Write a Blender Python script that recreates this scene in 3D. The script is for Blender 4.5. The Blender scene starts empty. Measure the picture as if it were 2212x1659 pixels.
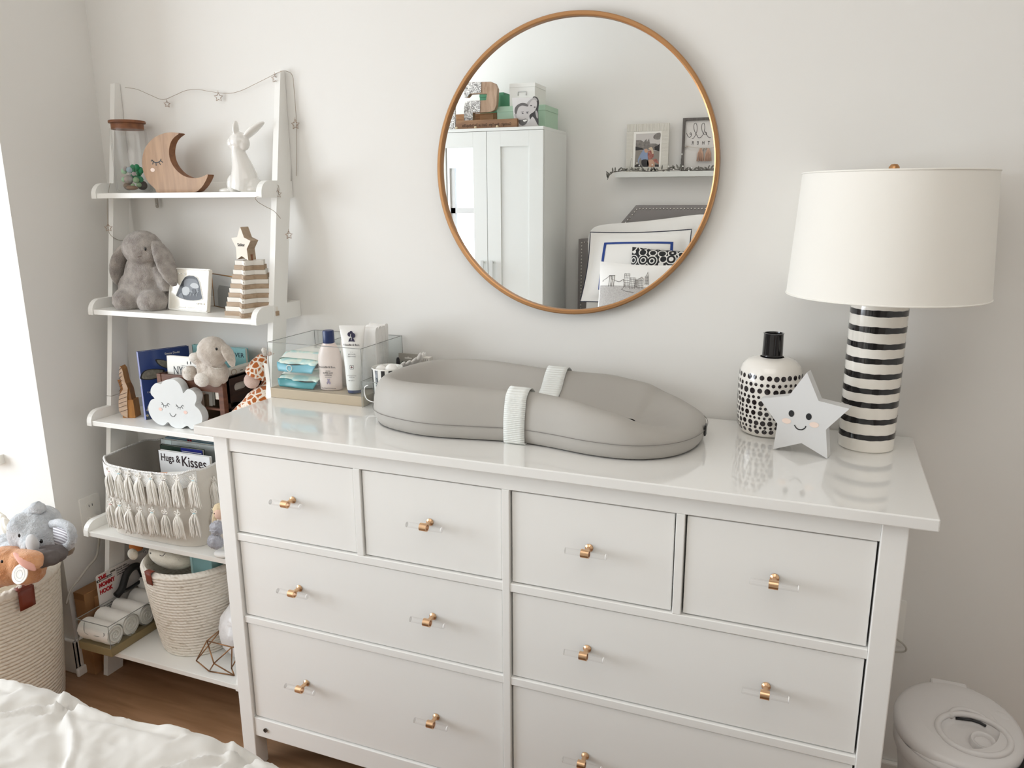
import bpy, math, random
from mathutils import Vector, Matrix, noise
R=math.radians; PI=math.pi
C=bpy.context.scene.collection
sc=bpy.context.scene
W,H=2212,1659
F=1684.889
CAM=Vector((1.38340,-1.904623,1.488435)); ROT=(1.33681174,0.00552282,0.37721058)
# ---------------------------------------------------------------- camera
cd=bpy.data.cameras.new('camera'); cam=bpy.data.objects.new('camera',cd); C.objects.link(cam)
cam.location=CAM; cam.rotation_euler=ROT
cd.sensor_fit='HORIZONTAL'; cd.sensor_width=36; cd.lens=36*F/W; cd.clip_start=0.05
sc.camera=cam
# ---------------------------------------------------------------- world, light, exposure
wd=bpy.data.worlds.new('world'); sc.world=wd; wd.use_nodes=True
bg=wd.node_tree.nodes['Background']; bg.inputs[0].default_value=(0.80,0.90,1.0,1); bg.inputs[1].default_value=1.6
def area(name,loc,rot,sx,sy,power,col):
    l=bpy.data.lights.new(name,'AREA'); l.shape='RECTANGLE'; l.size=sx; l.size_y=sy; l.energy=power; l.color=col
    o=bpy.data.objects.new(name,l); C.objects.link(o); o.location=loc; o.rotation_euler=rot; return o
# daylight entering by the two windows (left wall, and the wall beside the closet bump-out)
area('daylight_side_window',(-2.86,-1.98,1.42),(0,R(-90),0),1.55,1.90,56,(0.965,0.985,1.0))
area('added_ceiling_fill',(1.20,-1.75,2.66),(0,0,0),1.5,1.5,6.5,(1.0,0.955,0.90))  # unseen warm fill added under the ceiling to lift the shadows, no fixture
area('daylight_front_window',(-1.39,-0.20,1.25),(R(-90),0,0),0.82,1.05,3.0,(0.97,0.985,1.0))
sc.view_settings.view_transform='Standard'; sc.view_settings.look='None'
sc.view_settings.gamma=1; sc.view_settings.use_curve_mapping=False; sc.view_settings.exposure=0.85
sc.render.engine='CYCLES'
cy=sc.cycles; cy.use_denoising=True; cy.max_bounces=10; cy.diffuse_bounces=6; cy.glossy_bounces=6
cy.transmission_bounces=8; cy.transparent_max_bounces=24; cy.caustics_refractive=False; cy.caustics_reflective=False
cy.sample_clamp_indirect=6
# ---------------------------------------------------------------- measuring through the lens
MR=cam.rotation_euler.to_matrix()
def ray(u,v): return MR@Vector(((u-W/2)/F,-(v-H/2)/F,-1))
def at(u,v,Y): d=ray(u,v); t=(Y-CAM.y)/d.y; return CAM+t*d      # point on the plane y=Y
def on(u,v,Z): d=ray(u,v); t=(Z-CAM.z)/d.z; return CAM+t*d      # point on the plane z=Z
def atx(u,v,X): d=ray(u,v); t=(X-CAM.x)/d.x; return CAM+t*d
MN=Vector((.0171683,-1,.0003144)).normalized(); MC=Vector((.79,-.02,1.555))
def mr(u,v,Y):                                                  # seen in the wall mirror
    c2=CAM-2*((CAM-MC).dot(MN))*MN; d=ray(u,v); d=d-2*d.dot(MN)*MN
    t=(Y-c2.y)/d.y; return c2+t*d
# ---------------------------------------------------------------- materials
def lin(c):
    if isinstance(c,str): c=tuple(int(c[i:i+2],16)/255 for i in (0,2,4))
    return tuple((x/12.92 if x<=.04045 else ((x+.055)/1.055)**2.4) for x in c[:3])+(1,)
MATS={}
def mat(name,col='ffffff',rough=.5,metal=0,bump=None,var=None,coat=0,sheen=0,spec=.5,trans=0,emit=None,sss=0):
    if name in MATS: return MATS[name]
    m=bpy.data.materials.new(name); m.use_nodes=True; MATS[name]=m
    n=m.node_tree.nodes; L=m.node_tree.links; b=n['Principled BSDF']
    b.inputs['Base Color'].default_value=lin(col); b.inputs['Roughness'].default_value=rough
    b.inputs['Metallic'].default_value=metal; b.inputs['Coat Weight'].default_value=coat
    b.inputs['Coat Roughness'].default_value=.05
    b.inputs['Sheen Weight'].default_value=sheen; b.inputs['Specular IOR Level'].default_value=spec
    b.inputs['Transmission Weight'].default_value=trans
    if sss: b.inputs['Subsurface Weight'].default_value=sss; b.inputs['Subsurface Radius'].default_value=(.01,.008,.006)
    if bump or var:
        tc=n.new('ShaderNodeTexCoord')
    if var:                                    # (colour2, scale, detail)
        t=n.new('ShaderNodeTexNoise'); t.inputs['Scale'].default_value=var[1]; t.inputs['Detail'].default_value=4
        L.new(tc.outputs['Object'],t.inputs['Vector'])
        r=n.new('ShaderNodeValToRGB'); r.color_ramp.elements[0].color=lin(col); r.color_ramp.elements[1].color=lin(var[0])
        lo,hi=(var[2],var[3]) if len(var)>3 else (.35,.7)
        r.color_ramp.elements[0].position=lo; r.color_ramp.elements[1].position=hi
        L.new(t.outputs[0],r.inputs[0]); L.new(r.outputs[0],b.inputs['Base Color'])
    if bump:                                   # (scale, strength, distance)
        t=n.new('ShaderNodeTexNoise'); t.inputs['Scale'].default_value=bump[0]; t.inputs['Detail'].default_value=3
        L.new(tc.outputs['Object'],t.inputs['Vector'])
        u=n.new('ShaderNodeBump'); u.inputs['Strength'].default_value=bump[1]; u.inputs['Distance'].default_value=bump[2] if len(bump)>2 else .002
        L.new(t.outputs[0],u.inputs['Height']); L.new(u.outputs[0],b.inputs['Normal'])
    return m
def nodes(m): return m.node_tree.nodes, m.node_tree.links, m.node_tree.nodes['Principled BSDF']
def wave_bump(m,scale,strength,dist=.001,rot=(0,0,0),coord='Object',distort=0,detail=0,profile='SIN',bands='X'):
    n,L,b=nodes(m); tc=n.new('ShaderNodeTexCoord'); mp=n.new('ShaderNodeMapping'); mp.inputs['Rotation'].default_value=rot
    w=n.new('ShaderNodeTexWave'); w.bands_direction=bands; w.wave_profile=profile; w.inputs['Scale'].default_value=scale
    w.inputs['Distortion'].default_value=distort; w.inputs['Detail'].default_value=detail
    u=n.new('ShaderNodeBump'); u.inputs['Strength'].default_value=strength; u.inputs['Distance'].default_value=dist
    L.new(tc.outputs[coord],mp.inputs[0]); L.new(mp.outputs[0],w.inputs[0]); L.new(w.outputs['Fac'],u.inputs['Height']); L.new(u.outputs[0],b.inputs['Normal'])
    return w
def clear(name,tint='ffffff',rough=.02,refl=1.0):
    """thin clear plastic or glass pane: see-through with a mirror-like sheen"""
    if name in MATS: return MATS[name]
    m=bpy.data.materials.new(name); m.use_nodes=True; MATS[name]=m
    n=m.node_tree.nodes; L=m.node_tree.links; n.clear()
    o=n.new('ShaderNodeOutputMaterial'); mx=n.new('ShaderNodeMixShader'); t=n.new('ShaderNodeBsdfTransparent'); g=n.new('ShaderNodeBsdfGlossy')
    t.inputs[0].default_value=lin(tint); g.inputs['Roughness'].default_value=rough
    f=n.new('ShaderNodeLayerWeight'); f.inputs[0].default_value=.5; pw=n.new('ShaderNodeMath'); pw.operation='POWER'; pw.inputs[1].default_value=5
    k=n.new('ShaderNodeMath'); k.operation='MULTIPLY_ADD'; k.inputs[1].default_value=.55*refl; k.inputs[2].default_value=.035*refl
    L.new(f.outputs['Facing'],pw.inputs[0]); f=pw
    L.new(f.outputs[0],k.inputs[0]); L.new(k.outputs[0],mx.inputs[0]); L.new(t.outputs[0],mx.inputs[1]); L.new(g.outputs[0],mx.inputs[2]); L.new(mx.outputs[0],o.inputs[0])
    return m
def wood(name,c1,c2,scale=8,axis='Z',rough=.45,stretch=12):
    if name in MATS: return MATS[name]
    m=mat(name,c1,rough); n,L,b=nodes(m); tc=n.new('ShaderNodeTexCoord'); mp=n.new('ShaderNodeMapping')
    s={'X':(1,stretch,stretch),'Y':(stretch,1,stretch),'Z':(stretch,stretch,1)}[axis]; mp.inputs['Scale'].default_value=s
    t=n.new('ShaderNodeTexNoise'); t.inputs['Scale'].default_value=scale; t.inputs['Detail'].default_value=6; t.inputs['Distortion'].default_value=.6
    r=n.new('ShaderNodeValToRGB'); r.color_ramp.elements[0].color=lin(c1); r.color_ramp.elements[1].color=lin(c2)
    r.color_ramp.elements[0].position=.35; r.color_ramp.elements[1].position=.68
    u=n.new('ShaderNodeBump'); u.inputs['Strength'].default_value=.15; u.inputs['Distance'].default_value=.001
    L.new(tc.outputs['Object'],mp.inputs[0]); L.new(mp.outputs[0],t.inputs[0]); L.new(t.outputs[0],r.inputs[0]); L.new(r.outputs[0],b.inputs['Base Color'])
    L.new(t.outputs[0],u.inputs['Height']); L.new(u.outputs[0],b.inputs['Normal']); return m
def plush(name,c1,c2,scale=60,dist=.004):
    if name in MATS: return MATS[name]
    m=mat(name,c1,.95,var=(c2,scale*.5),sheen=.35,spec=.15); n,L,b=nodes(m); tc=n.new('ShaderNodeTexCoord')
    t=n.new('ShaderNodeTexNoise'); t.inputs['Scale'].default_value=scale*2.2; t.inputs['Detail'].default_value=5; t.inputs['Distortion'].default_value=1.5
    u=n.new('ShaderNodeBump'); u.inputs['Strength'].default_value=.9; u.inputs['Distance'].default_value=dist
    L.new(tc.outputs['Object'],t.inputs[0]); L.new(t.outputs[0],u.inputs['Height']); L.new(u.outputs[0],b.inputs['Normal']); return m
# ---------------------------------------------------------------- mesh building
class MB:
    def __init__(s): s.v=[]; s.f=[]; s.m=[]; s.s=[]
    def add(s,v,f,mi=0,sm=False):
        k=len(s.v); s.v+= [tuple(p) for p in v]; s.f+=[tuple(i+k for i in q) for q in f]; s.m+=[mi]*len(f); s.s+=[sm]*len(f); return s
    def box(s,x0,x1,y0,y1,z0,z1,mi=0,M=None):
        v=[Vector((x,y,z)) for z in (z0,z1) for y in (y0,y1) for x in (x0,x1)]
        if M: v=[M@p for p in v]
        return s.add(v,[(0,2,3,1),(4,5,7,6),(0,1,5,4),(2,6,7,3),(0,4,6,2),(1,3,7,5)],mi)
    def prism(s,pts,o,u,w,n,d0,d1,mi=0,side=None,sm=False):
        """2-D outline pts placed at o with axes u,w and pushed along n from d0 to d1"""
        o,u,w,n=map(Vector,(o,u,w,n)); k=len(pts)
        if u.cross(w).dot(n)<0: pts=pts[::-1]
        a=sum(pts[i][0]*pts[(i+1)%k][1]-pts[(i+1)%k][0]*pts[i][1] for i in range(k))
        if (a<0)==(u.cross(w).dot(n)>0): pts=pts[::-1]
        A=[o+u*p[0]+w*p[1]+n*d0 for p in pts]; B=[o+u*p[0]+w*p[1]+n*d1 for p in pts]
        s.add(A,[tuple(range(k))[::-1]],mi); s.add(B,[tuple(range(k))],mi)
        return s.add(A+B,[(i,(i+1)%k,k+(i+1)%k,k+i) for i in range(k)],mi if side is None else side,sm)
    def lathe(s,prof,c=(0,0,0),seg=40,mi=0,M=None,sharp=35,mis=None,a0=0,a1=2*PI):
        full=abs(a1-a0-2*PI)<1e-6; ns=seg if full else seg+1
        runs=[[prof[0]]]; rm=[]
        for i in range(1,len(prof)):
            runs[-1].append(prof[i])
            if i<len(prof)-1:
                p,q,r=prof[i-1],prof[i],prof[i+1]
                d=abs(math.degrees(math.atan2(q[1]-p[1],q[0]-p[0])-math.atan2(r[1]-q[1],r[0]-q[0])))%360; d=min(d,360-d)
                if d>sharp or (mis and mis[i-1]!=mis[i]): rm.append(mis[i-1] if mis else mi); runs.append([prof[i]])
        rm.append(mis[-1] if mis else mi)
        for run,mm in zip(runs,rm):
            v=[];f=[]
            for r,z in run:
                for k in range(ns):
                    a=a0+(a1-a0)*k/seg; p=Vector((r*math.cos(a),r*math.sin(a),z)); v.append((M@p if M else p)+Vector(c))
            for i in range(len(run)-1):
                for k in range(seg):
                    k2=(k+1)%ns if full else k+1
                    f.append((i*ns+k,i*ns+k2,(i+1)*ns+k2,(i+1)*ns+k))
            s.add(v,f,mm,True)
        return s
    def tube(s,pts,r,seg=8,mi=0,closed=False,caps=True,flat=1.0):
        pts=[Vector(p) for p in pts]; n=len(pts); rs=r if isinstance(r,(list,tuple)) else [r]*n
        v=[];f=[]; up=None
        for i,p in enumerate(pts):
            if closed: t=pts[(i+1)%n]-pts[i-1]
            else: t=pts[min(i+1,n-1)]-pts[max(i-1,0)]
            t.normalize()
            if up is None: up=Vector((0,0,1)) if abs(t.z)<.9 else Vector((1,0,0)); up=(up-t*up.dot(t)).normalized()
            else: up=(up-t*up.dot(t)); up=up.normalized() if up.length>1e-6 else t.orthogonal().normalized()
            b=t.cross(up)
            for k in range(seg):
                a=2*PI*k/seg; v.append(p+(up*math.sin(a)*flat+b*math.cos(a))*rs[i])
        m=n if closed else n-1
        for i in range(m):
            j=(i+1)%n
            for k in range(seg): f.append((i*seg+k,i*seg+(k+1)%seg,j*seg+(k+1)%seg,j*seg+k))
        if caps and not closed: f.append(tuple(range(seg))[::-1]); f.append(tuple((n-1)*seg+k for k in range(seg)))
        return s.add(v,f,mi,True)
    def ell(s,c,r,rot=None,mi=0,nu=16,nv=10):
        M=rot if rot is not None else Matrix.Identity(3); r=(r,r,r) if not hasattr(r,'__len__') else r; c=Vector(c)
        v=[c+M@Vector((0,0,-r[2]))];f=[]
        for i in range(1,nv):
            a=-PI/2+PI*i/nv
            for k in range(nu):
                b=2*PI*k/nu; v.append(c+M@Vector((r[0]*math.cos(a)*math.cos(b),r[1]*math.cos(a)*math.sin(b),r[2]*math.sin(a))))
        v.append(c+M@Vector((0,0,r[2]))); t=len(v)-1
        for k in range(nu):
            f.append((0,1+(k+1)%nu,1+k)); f.append((t,1+(nv-2)*nu+k,1+(nv-2)*nu+(k+1)%nu))
        for i in range(nv-2):
            for k in range(nu): f.append((1+i*nu+k,1+i*nu+(k+1)%nu,1+(i+1)*nu+(k+1)%nu,1+(i+1)*nu+k))
        return s.add(v,f,mi,True)
    def grid(s,fn,nu,nv,cu=False,cv=False,mi=0,sm=True):
        v=[fn(i/(nu if cu else nu-1),j/(nv if cv else nv-1)) for i in range(nu) for j in range(nv)]
        f=[(i*nv+j,((i+1)%nu)*nv+j,((i+1)%nu)*nv+(j+1)%nv,i*nv+(j+1)%nv) for i in range(nu if cu else nu-1) for j in range(nv if cv else nv-1)]
        return s.add(v,f,mi,sm)
    def build(s,name,mats,parent=None,bevel=0,seg=2,loc=None,remesh=0,subd=0,disp=None,solid=0):
        me=bpy.data.meshes.new(name); me.from_pydata(s.v,[],s.f); 
        for m in (mats if isinstance(mats,(list,tuple)) else [mats]): me.materials.append(m)
        me.polygons.foreach_set('material_index',s.m); me.polygons.foreach_set('use_smooth',s.s); me.update()
        o=bpy.data.objects.new(name,me); C.objects.link(o)
        if parent is not None: par(o,parent)
        if solid: md=o.modifiers.new('s','SOLIDIFY'); md.thickness=solid; md.offset=-1
        if remesh: md=o.modifiers.new('r','REMESH'); md.mode='VOXEL'; md.voxel_size=remesh; md.use_smooth_shade=True
        if remesh: md=o.modifiers.new('sm','SMOOTH'); md.iterations=3; md.factor=.6
        if subd: md=o.modifiers.new('sd','SUBSURF'); md.levels=subd; md.render_levels=subd
        if disp:
            t=bpy.data.textures.new(name+'_t','CLOUDS'); t.noise_scale=disp[0]; t.noise_depth=2
            md=o.modifiers.new('d','DISPLACE'); md.texture=t; md.strength=disp[1]; md.mid_level=.5; md.texture_coords='LOCAL'
        if bevel: md=o.modifiers.new('b','BEVEL'); md.width=bevel; md.segments=seg; md.limit_method='ANGLE'; md.angle_limit=R(40)
        return o
def par(o,p):
    o.parent=p; o.matrix_parent_inverse=Matrix.LocRotScale(p.location,p.rotation_euler,p.scale).inverted() if p.parent is None else Matrix.Identity(4)
def thing(name,loc,label,cat,group=None):
    o=bpy.data.objects.new(name,None); C.objects.link(o); o.location=loc; o.empty_display_size=.02
    o['label']=label; o['category']=cat
    if group: o['group']=group
    return o
def tag(o,label,cat,group=None,kind=None):
    o['label']=label; o['category']=cat
    if group: o['group']=group
    if kind: o['kind']=kind
    return o
def struct(name,mb,m,**k): o=mb.build(name,m,**k); o['kind']='structure'; return o
def copy_tree(o,parent=None,keep=True):
    c=o.copy(); C.objects.link(c)
    if parent is not None: c.parent=parent
    for ch in [x for x in o.children]: copy_tree(ch,c)
    return c
def text(name,body,m,parent,o,u,w,size,align='CENTER',ext=.0003,sx=1.0,off=0.0,spacing=1.0):
    """flat lettering: baseline along u, up along w, at o"""
    cu=bpy.data.curves.new('txt','FONT'); cu.body=body; cu.size=size; cu.align_x=align; cu.extrude=ext; cu.offset=off; cu.space_character=spacing
    cu.resolution_u=3
    t=bpy.data.objects.new('txt',cu); C.objects.link(t); dg=bpy.context.evaluated_depsgraph_get(); dg.update()
    me=bpy.data.meshes.new_from_object(t.evaluated_get(dg)); bpy.data.objects.remove(t); me.name=name
    me.materials.clear(); me.materials.append(m)
    u=Vector(u).normalized(); w=(Vector(w)-u*Vector(w).dot(u)).normalized(); n=u.cross(w)
    Mx=Matrix((( u.x*sx,w.x,n.x,o[0]),(u.y*sx,w.y,n.y,o[1]),(u.z*sx,w.z,n.z,o[2]),(0,0,0,1)))
    me.transform(Mx)
    ob=bpy.data.objects.new(name,me); C.objects.link(ob)
    if parent is not None: par(ob,parent)
    return ob
def frame3(a,b,c):
    """origin a, unit u towards b, unit w towards c (made square), normal"""
    u=(b-a).normalized(); w=c-a; w=(w-u*w.dot(u)).normalized(); return a,u,w,u.cross(w)
def circ(r,n=24,cx=0,cy=0,ry=None): return [(cx+r*math.cos(2*PI*k/n),cy+(ry or r)*math.sin(2*PI*k/n)) for k in range(n)]
def star2(R0,r0,rot=90,n=5): return [((R0 if k%2==0 else r0)*math.cos(R(rot+k*180/n)),(R0 if k%2==0 else r0)*math.sin(R(rot+k*180/n))) for k in range(2*n)]
def rrect(w,h,r,n=4,cx=0,cy=0):
    p=[]
    for (sx,sy,a) in ((1,1,0),(-1,1,90),(-1,-1,180),(1,-1,270)):
        for k in range(n+1):
            t=R(a+90*k/n); p.append((cx+sx*(w/2-r)+r*math.cos(t),cy+sy*(h/2-r)+r*math.sin(t)))
    return p
def spl(pts,n=8,closed=False):
    """smooth curve through points (Catmull-Rom)"""
    P=[Vector(p) for p in pts]; out=[]; N=len(P)
    for i in range(N if closed else N-1):
        p0=P[i-1] if (i or closed) else P[0]; p1=P[i]; p2=P[(i+1)%N]; p3=P[(i+2)%N] if (closed or i+2<N) else P[-1]
        for k in range(n):
            t=k/n; out.append(.5*((2*p1)+(p2-p0)*t+(2*p0-5*p1+4*p2-p3)*t*t+(3*p1-p0-3*p2+p3)*t**3))
    if not closed: out.append(P[-1])
    return out
def stroke(mb,pts,w,o,u,wv,n,h=.0006,mi=0):
    """a flat painted line of width w along 2-D points on the plane (o,u,wv)"""
    P=[Vector((p[0],p[1])) for p in pts]; L=[];Rr=[]
    for i,p in enumerate(P):
        t=(P[min(i+1,len(P)-1)]-P[max(i-1,0)]).normalized(); q=Vector((-t.y,t.x))*w/2; L.append(p+q); Rr.append(p-q)
    o=Vector(o);u=Vector(u);wv=Vector(wv);n=Vector(n)
    v=[o+u*p.x+wv*p.y+n*h for p in L]+[o+u*p.x+wv*p.y+n*h for p in Rr]; k=len(P)
    mb.add(v,[(i,i+1,k+i+1,k+i) for i in range(k-1)],mi); return mb
# ================================================================ the room
YW=-3.25; XR=3.05; XL=-2.75; XB=-.755; YB=-.336; ZC=2.72
wallm=mat('wall_paint','e9e7e3',.75,bump=(90,.12,.0006))
trimm=mat('trim_white','f3f1ec',.4)
floorm=wood('floor_wood','a58061','8a6749',3.2,'X',.42,9)
struct('floor',MB().box(XL-.2,XR+.1,YW-.1,.1,-.06,0),floorm)
struct('ceiling',MB().box(XL-.2,XR+.1,YW-.1,.1,ZC,ZC+.06),mat('ceiling_paint','f4f2ee',.85))
struct('wall_back',MB().box(XB-.02,XR,0,.1,0,ZC),wallm)
struct('wall_right',MB().box(XR,XR+.1,YW-.1,.1,0,ZC),wallm)
struct('wall_front',MB().box(XL-.1,XR+.1,YW-.1,YW,0,ZC),wallm)
# left closet bump-out side, then the wall with window_2
struct('wall_bumpout',MB().box(XB-.10,XB,YB+.10,.06,0,ZC).box(XB-.10,XB,YB,YB+.10,0,ZC),wallm)
def holed(mb,a0,a1,z0,z1,h0,h1,k0,k1,axis,p0,p1):
    for (x0,x1,zz0,zz1) in ((a0,h0,z0,z1),(h1,a1,z0,z1),(h0,h1,z0,k0),(h0,h1,k1,z1)):
        if axis=='y': mb.box(x0,x1,p0,p1,zz0,zz1)
        else: mb.box(p0,p1,x0,x1,zz0,zz1)
    return mb
struct('wall_window',holed(MB(),XL-.1,XB-.10,0,ZC,-1.80,-.98,.72,2.10,'y',YB,YB+.10),wallm)
struct('wall_left',holed(MB(),YW-.1,YB+.1,0,ZC,-2.95,-1.02,.62,2.22,'x',XL-.10,XL),wallm)
glassm=clear('window_glass','fbfdff',.0)
def window(n,axis,a0,a1,z0,z1,p,zr):
    m=MB(); w=.045
    def b(x0,x1,q0,q1):
        if axis=='y': m.box(x0,x1,p+.02,p+.06,q0,q1)
        else: m.box(p-.06,p-.02,x0,x1,q0,q1)
    b(a0,a0+w,z0,z1); b(a1-w,a1,z0,z1); b(a0,a1,z0,z0+w); b(a0,a1,z1-w,z1); b(a0,a1,zr-.025,zr+.025)
    o=struct('window_%d'%n,m,mat('window_frame','b9b8b5',.5)); 
    g=MB()
    if axis=='y': g.box(a0+w,a1-w,p+.038,p+.042,z0+w,z1-w)
    else: g.box(p-.042,p-.038,a0+w,a1-w,z0+w,z1-w)
    g.build('pane',glassm,o)
    s=MB()
    if axis=='y': s.box(a0-.03,a1+.03,p-.03,p+.02,z0-.03,z0)
    else: s.box(p-.02,p+.03,a0-.03,a1+.03,z0-.03,z0)
    s.build('window_sill',trimm,o); return o
window(1,'x',-2.95,-1.02,.62,2.22,XL,1.45)
w2=window(2,'y',-1.80,-.98,.72,2.10,YB,1.375)
bl=MB().box(-1.82,-.96,YB-.012,YB-.006,1.80,2.12).box(-1.82,-.96,YB-.018,YB-.002,1.765,1.80)
tag(bl.build('roller_blind',mat('blind_fabric','f4f2ee',.9)),'white roller blind half lowered over the window seen in the wardrobe mirror','blind')
# baseboards
def baseb(side,boxes):
    m=MB()
    for (x0,x1,y0,y1) in boxes: m.box(x0,x1,y0,y1,0,.118)
    struct('baseboard_'+side,m,trimm,bevel=.004)
baseb('back',[(XB,XR,-.014,0)]); baseb('left',[(XB,XB+.014,YB-.014,-.014)])
baseb('window',[(XL,XB+.014,YB-.014,YB)]); baseb('front',[(XL,XR,YW,YW+.014)])
# shoe moulding at the foot of the bump-out
struct('trim_1',MB().box(XB+.014,XB+.026,YB-.026,-.014,0,.03),trimm,bevel=.005)

# ================================================================ dresser
dw=mat('dresser_paint','f4f3f0',.28,bump=(200,.04,.0003),spec=.5)
topm=mat('dresser_top_paint','efeeeb',.11,bump=(6,.02,.001),coat=.8)
gapm=mat('dresser_inside','6b6158',.8)
dr=thing('dresser',(.8,-.26,0),'long white eight-drawer dresser with clear acrylic and gold pulls','dresser')
YF=-.49
MB().box(0,1.6,-.51,-.012,.9373,.96).build('top_panel',topm,dr,bevel=.0025)
def leg(x0,x1,y0,y1): return MB().box(x0,x1,y0,y1,0,.9373).build('leg',dw,dr,bevel=.002)
leg(.0394,.081,YF,YF+.045); leg(1.5145,1.558,YF,YF+.045); leg(.0394,.081,-.06,-.015); leg(1.5145,1.558,-.06,-.015)
MB().box(.043,.062,YF+.045,-.06,.10,.9373).build('side_panel',dw,dr); MB().box(1.535,1.554,YF+.045,-.06,.10,.9373).build('side_panel',dw,dr)
MB().box(.081,1.5145,-.03,-.02,.10,.9373).build('back_panel',gapm,dr)
YR=YF+.004
f=MB().box(.081,1.5145,YR,YR+.03,.8965,.9373).box(.081,1.5145,YR,YR+.03,.105,.1594).box(.7945,.8118,YR-.002,YR+.04,.1594,.8965)
for z0,z1 in ((.664,.6833),(.4373,.4559)): f.box(.081,.7945,YR,YR+.03,z0,z1).box(.8118,1.5145,YR,YR+.03,z0,z1)
XD1=(.430,.4475); XD2=(1.158,1.175)
for a,b in (XD1,XD2): f.box(a,b,YR,YR+.03,.6833,.8965)
fr=f.build('frame',dw,dr,bevel=.0015)
MB().lathe([(0,0),(.0055,0),(.0055,.004)],(.117,YR-.0003,.131),16,M=Matrix.Rotation(R(90),3,'X')).build('screw_hole',gapm,fr)
gold=mat('brushed_gold','e2bb95',.28,metal=1); acryl=clear('acrylic_rod','ffffff',.03,1.6)
acr2=mat('acrylic_end','ffffff',.15,spec=.8)
def drawer(x0,x1,z0,z1,hx):
    g=.0035; d=MB().box(x0+g,x1-g,YR+.005,YR+.026,z0+g,z1-g).build('drawer',dw,dr,bevel=.0018)
    MB().box(x0+.012,x1-.012,YR+.026,-.05,z0+.02,z1-.012).build('drawer_box',gapm,d)
    zc=(z0+z1)/2+.004; yf=YR+.005
    for x in hx:
        h=MB(); Mx=Matrix.Rotation(R(90),3,'X')
        h.lathe([(0,0),(.0085,0),(.0085,.003),(.0048,.006),(.0048,.022)],(x,yf,zc),18,M=Mx)
        yc=yf-.030; My=Matrix.Rotation(R(90),3,'Y')
        h.lathe([(.0064,-.0085),(.0088,-.0085),(.0088,.0085),(.0064,.0085)],(x,yc,zc),20,M=My)
        h.lathe([(.0005,-.042),(.0062,-.042)],(x,yc,zc),18,M=My,mi=2); h.lathe([(.0062,-.042),(.0062,.042)],(x,yc,zc),18,M=My,mi=1); h.lathe([(.0062,.042),(.0062,.0435),(.0005,.0435)],(x,yc,zc),18,M=My,mi=2)
        h.build('handle',[gold,acryl,acr2],d)
    return d
cols=[(.081,.430),(.4475,.7945),(.8118,1.158),(1.175,1.5145)]
cx=[(a+b)/2 for a,b in cols]
for (a,b),c in zip(cols,cx): drawer(a,b,.6833,.8965,[c])
for z0,z1 in ((.4559,.664),(.1594,.4373)):
    drawer(.081,.7945,z0,z1,cx[:2]); drawer(.8118,1.5145,z0,z1,cx[2:])

# ================================================================ leaning ladder shelf
sw=mat('shelf_paint','f1f0ec',.3)
X0,X1=-.6700,-.0440
SY=[-.138,-.201,-.2565,-.320,-.391]; SZ=[1.4932,1.1528,.8189,.4820,.1396]; ST=[z+.016 for z in SZ]
def py(z): return -.3200+.1640*z
sh=thing('ladder_shelf',(-.36,-.2,0),'white leaning ladder shelf with five tiers in the corner left of the dresser','shelf')
for xa,xb in ((X0,X0+.018),(X1-.018,X1)):
    for z0,z1 in ((0,.893),(.8945,1.832)):
        D=.060; q=[(py(z0),z0),(min(py(z0)+D,-.001),z0)]
        if z1>1.8: q.append((-.001,(-.001-D+.32)/.164))
        q+=[(min(py(z1)+D,-.001),z1),(py(z1),z1)]
        MB().prism(q,(xa,0,0),(0,1,0),(0,0,1),(1,0,0),0,xb-xa).build('post',sw,sh,bevel=.0012)
for i in range(5):
    y0,z0=SY[i],SZ[i]; yb=-.016 if i==4 else -.0015
    s=MB().box(X0+.019,X1-.019,y0+.004,yb,z0+.001,ST[i])
    p=s.build('shelf_board',sw,sh,bevel=.001)
    h=.046; r=.036
    pr=[(y0,z0),(yb,z0),(yb,z0+h)]+[(y0+r-r*math.sin(R(a)),z0+h-r+r*math.cos(R(a))) for a in range(0,91,15)]
    for xa,xb in ((X0+.0005,X0+.0185),(X1-.0185,X1-.0005)):
        MB().prism(pr,(xa,0,0),(0,1,0),(0,0,1),(1,0,0),0,xb-xa).build('shelf_end',sw,p,bevel=.0015)
    MB().box(X0+.019,X1-.019,yb-.012,yb,z0+.0165,z0+h).build('shelf_rail',sw,p,bevel=.001)
steel=mat('steel','a8a7a4',.3,metal=1); darkm=mat('dark_plastic','17171a',.4)
for u,v,m in ((339,437,mat('grey_bracket','9a948c',.35,metal=.8)),(590,440,sw)):
    P=at(u,v,-.012)
    b=MB().prism(rrect(.011,.034,.005),P,(1,0,0),(0,0,1),(0,-1,0),0,.002).build('bracket',m,sh)
    MB().ell(P+Vector((0,-.003,-.006)),(.003,.0015,.003),nu=10,nv=6).build('screw',steel,b)
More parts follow.
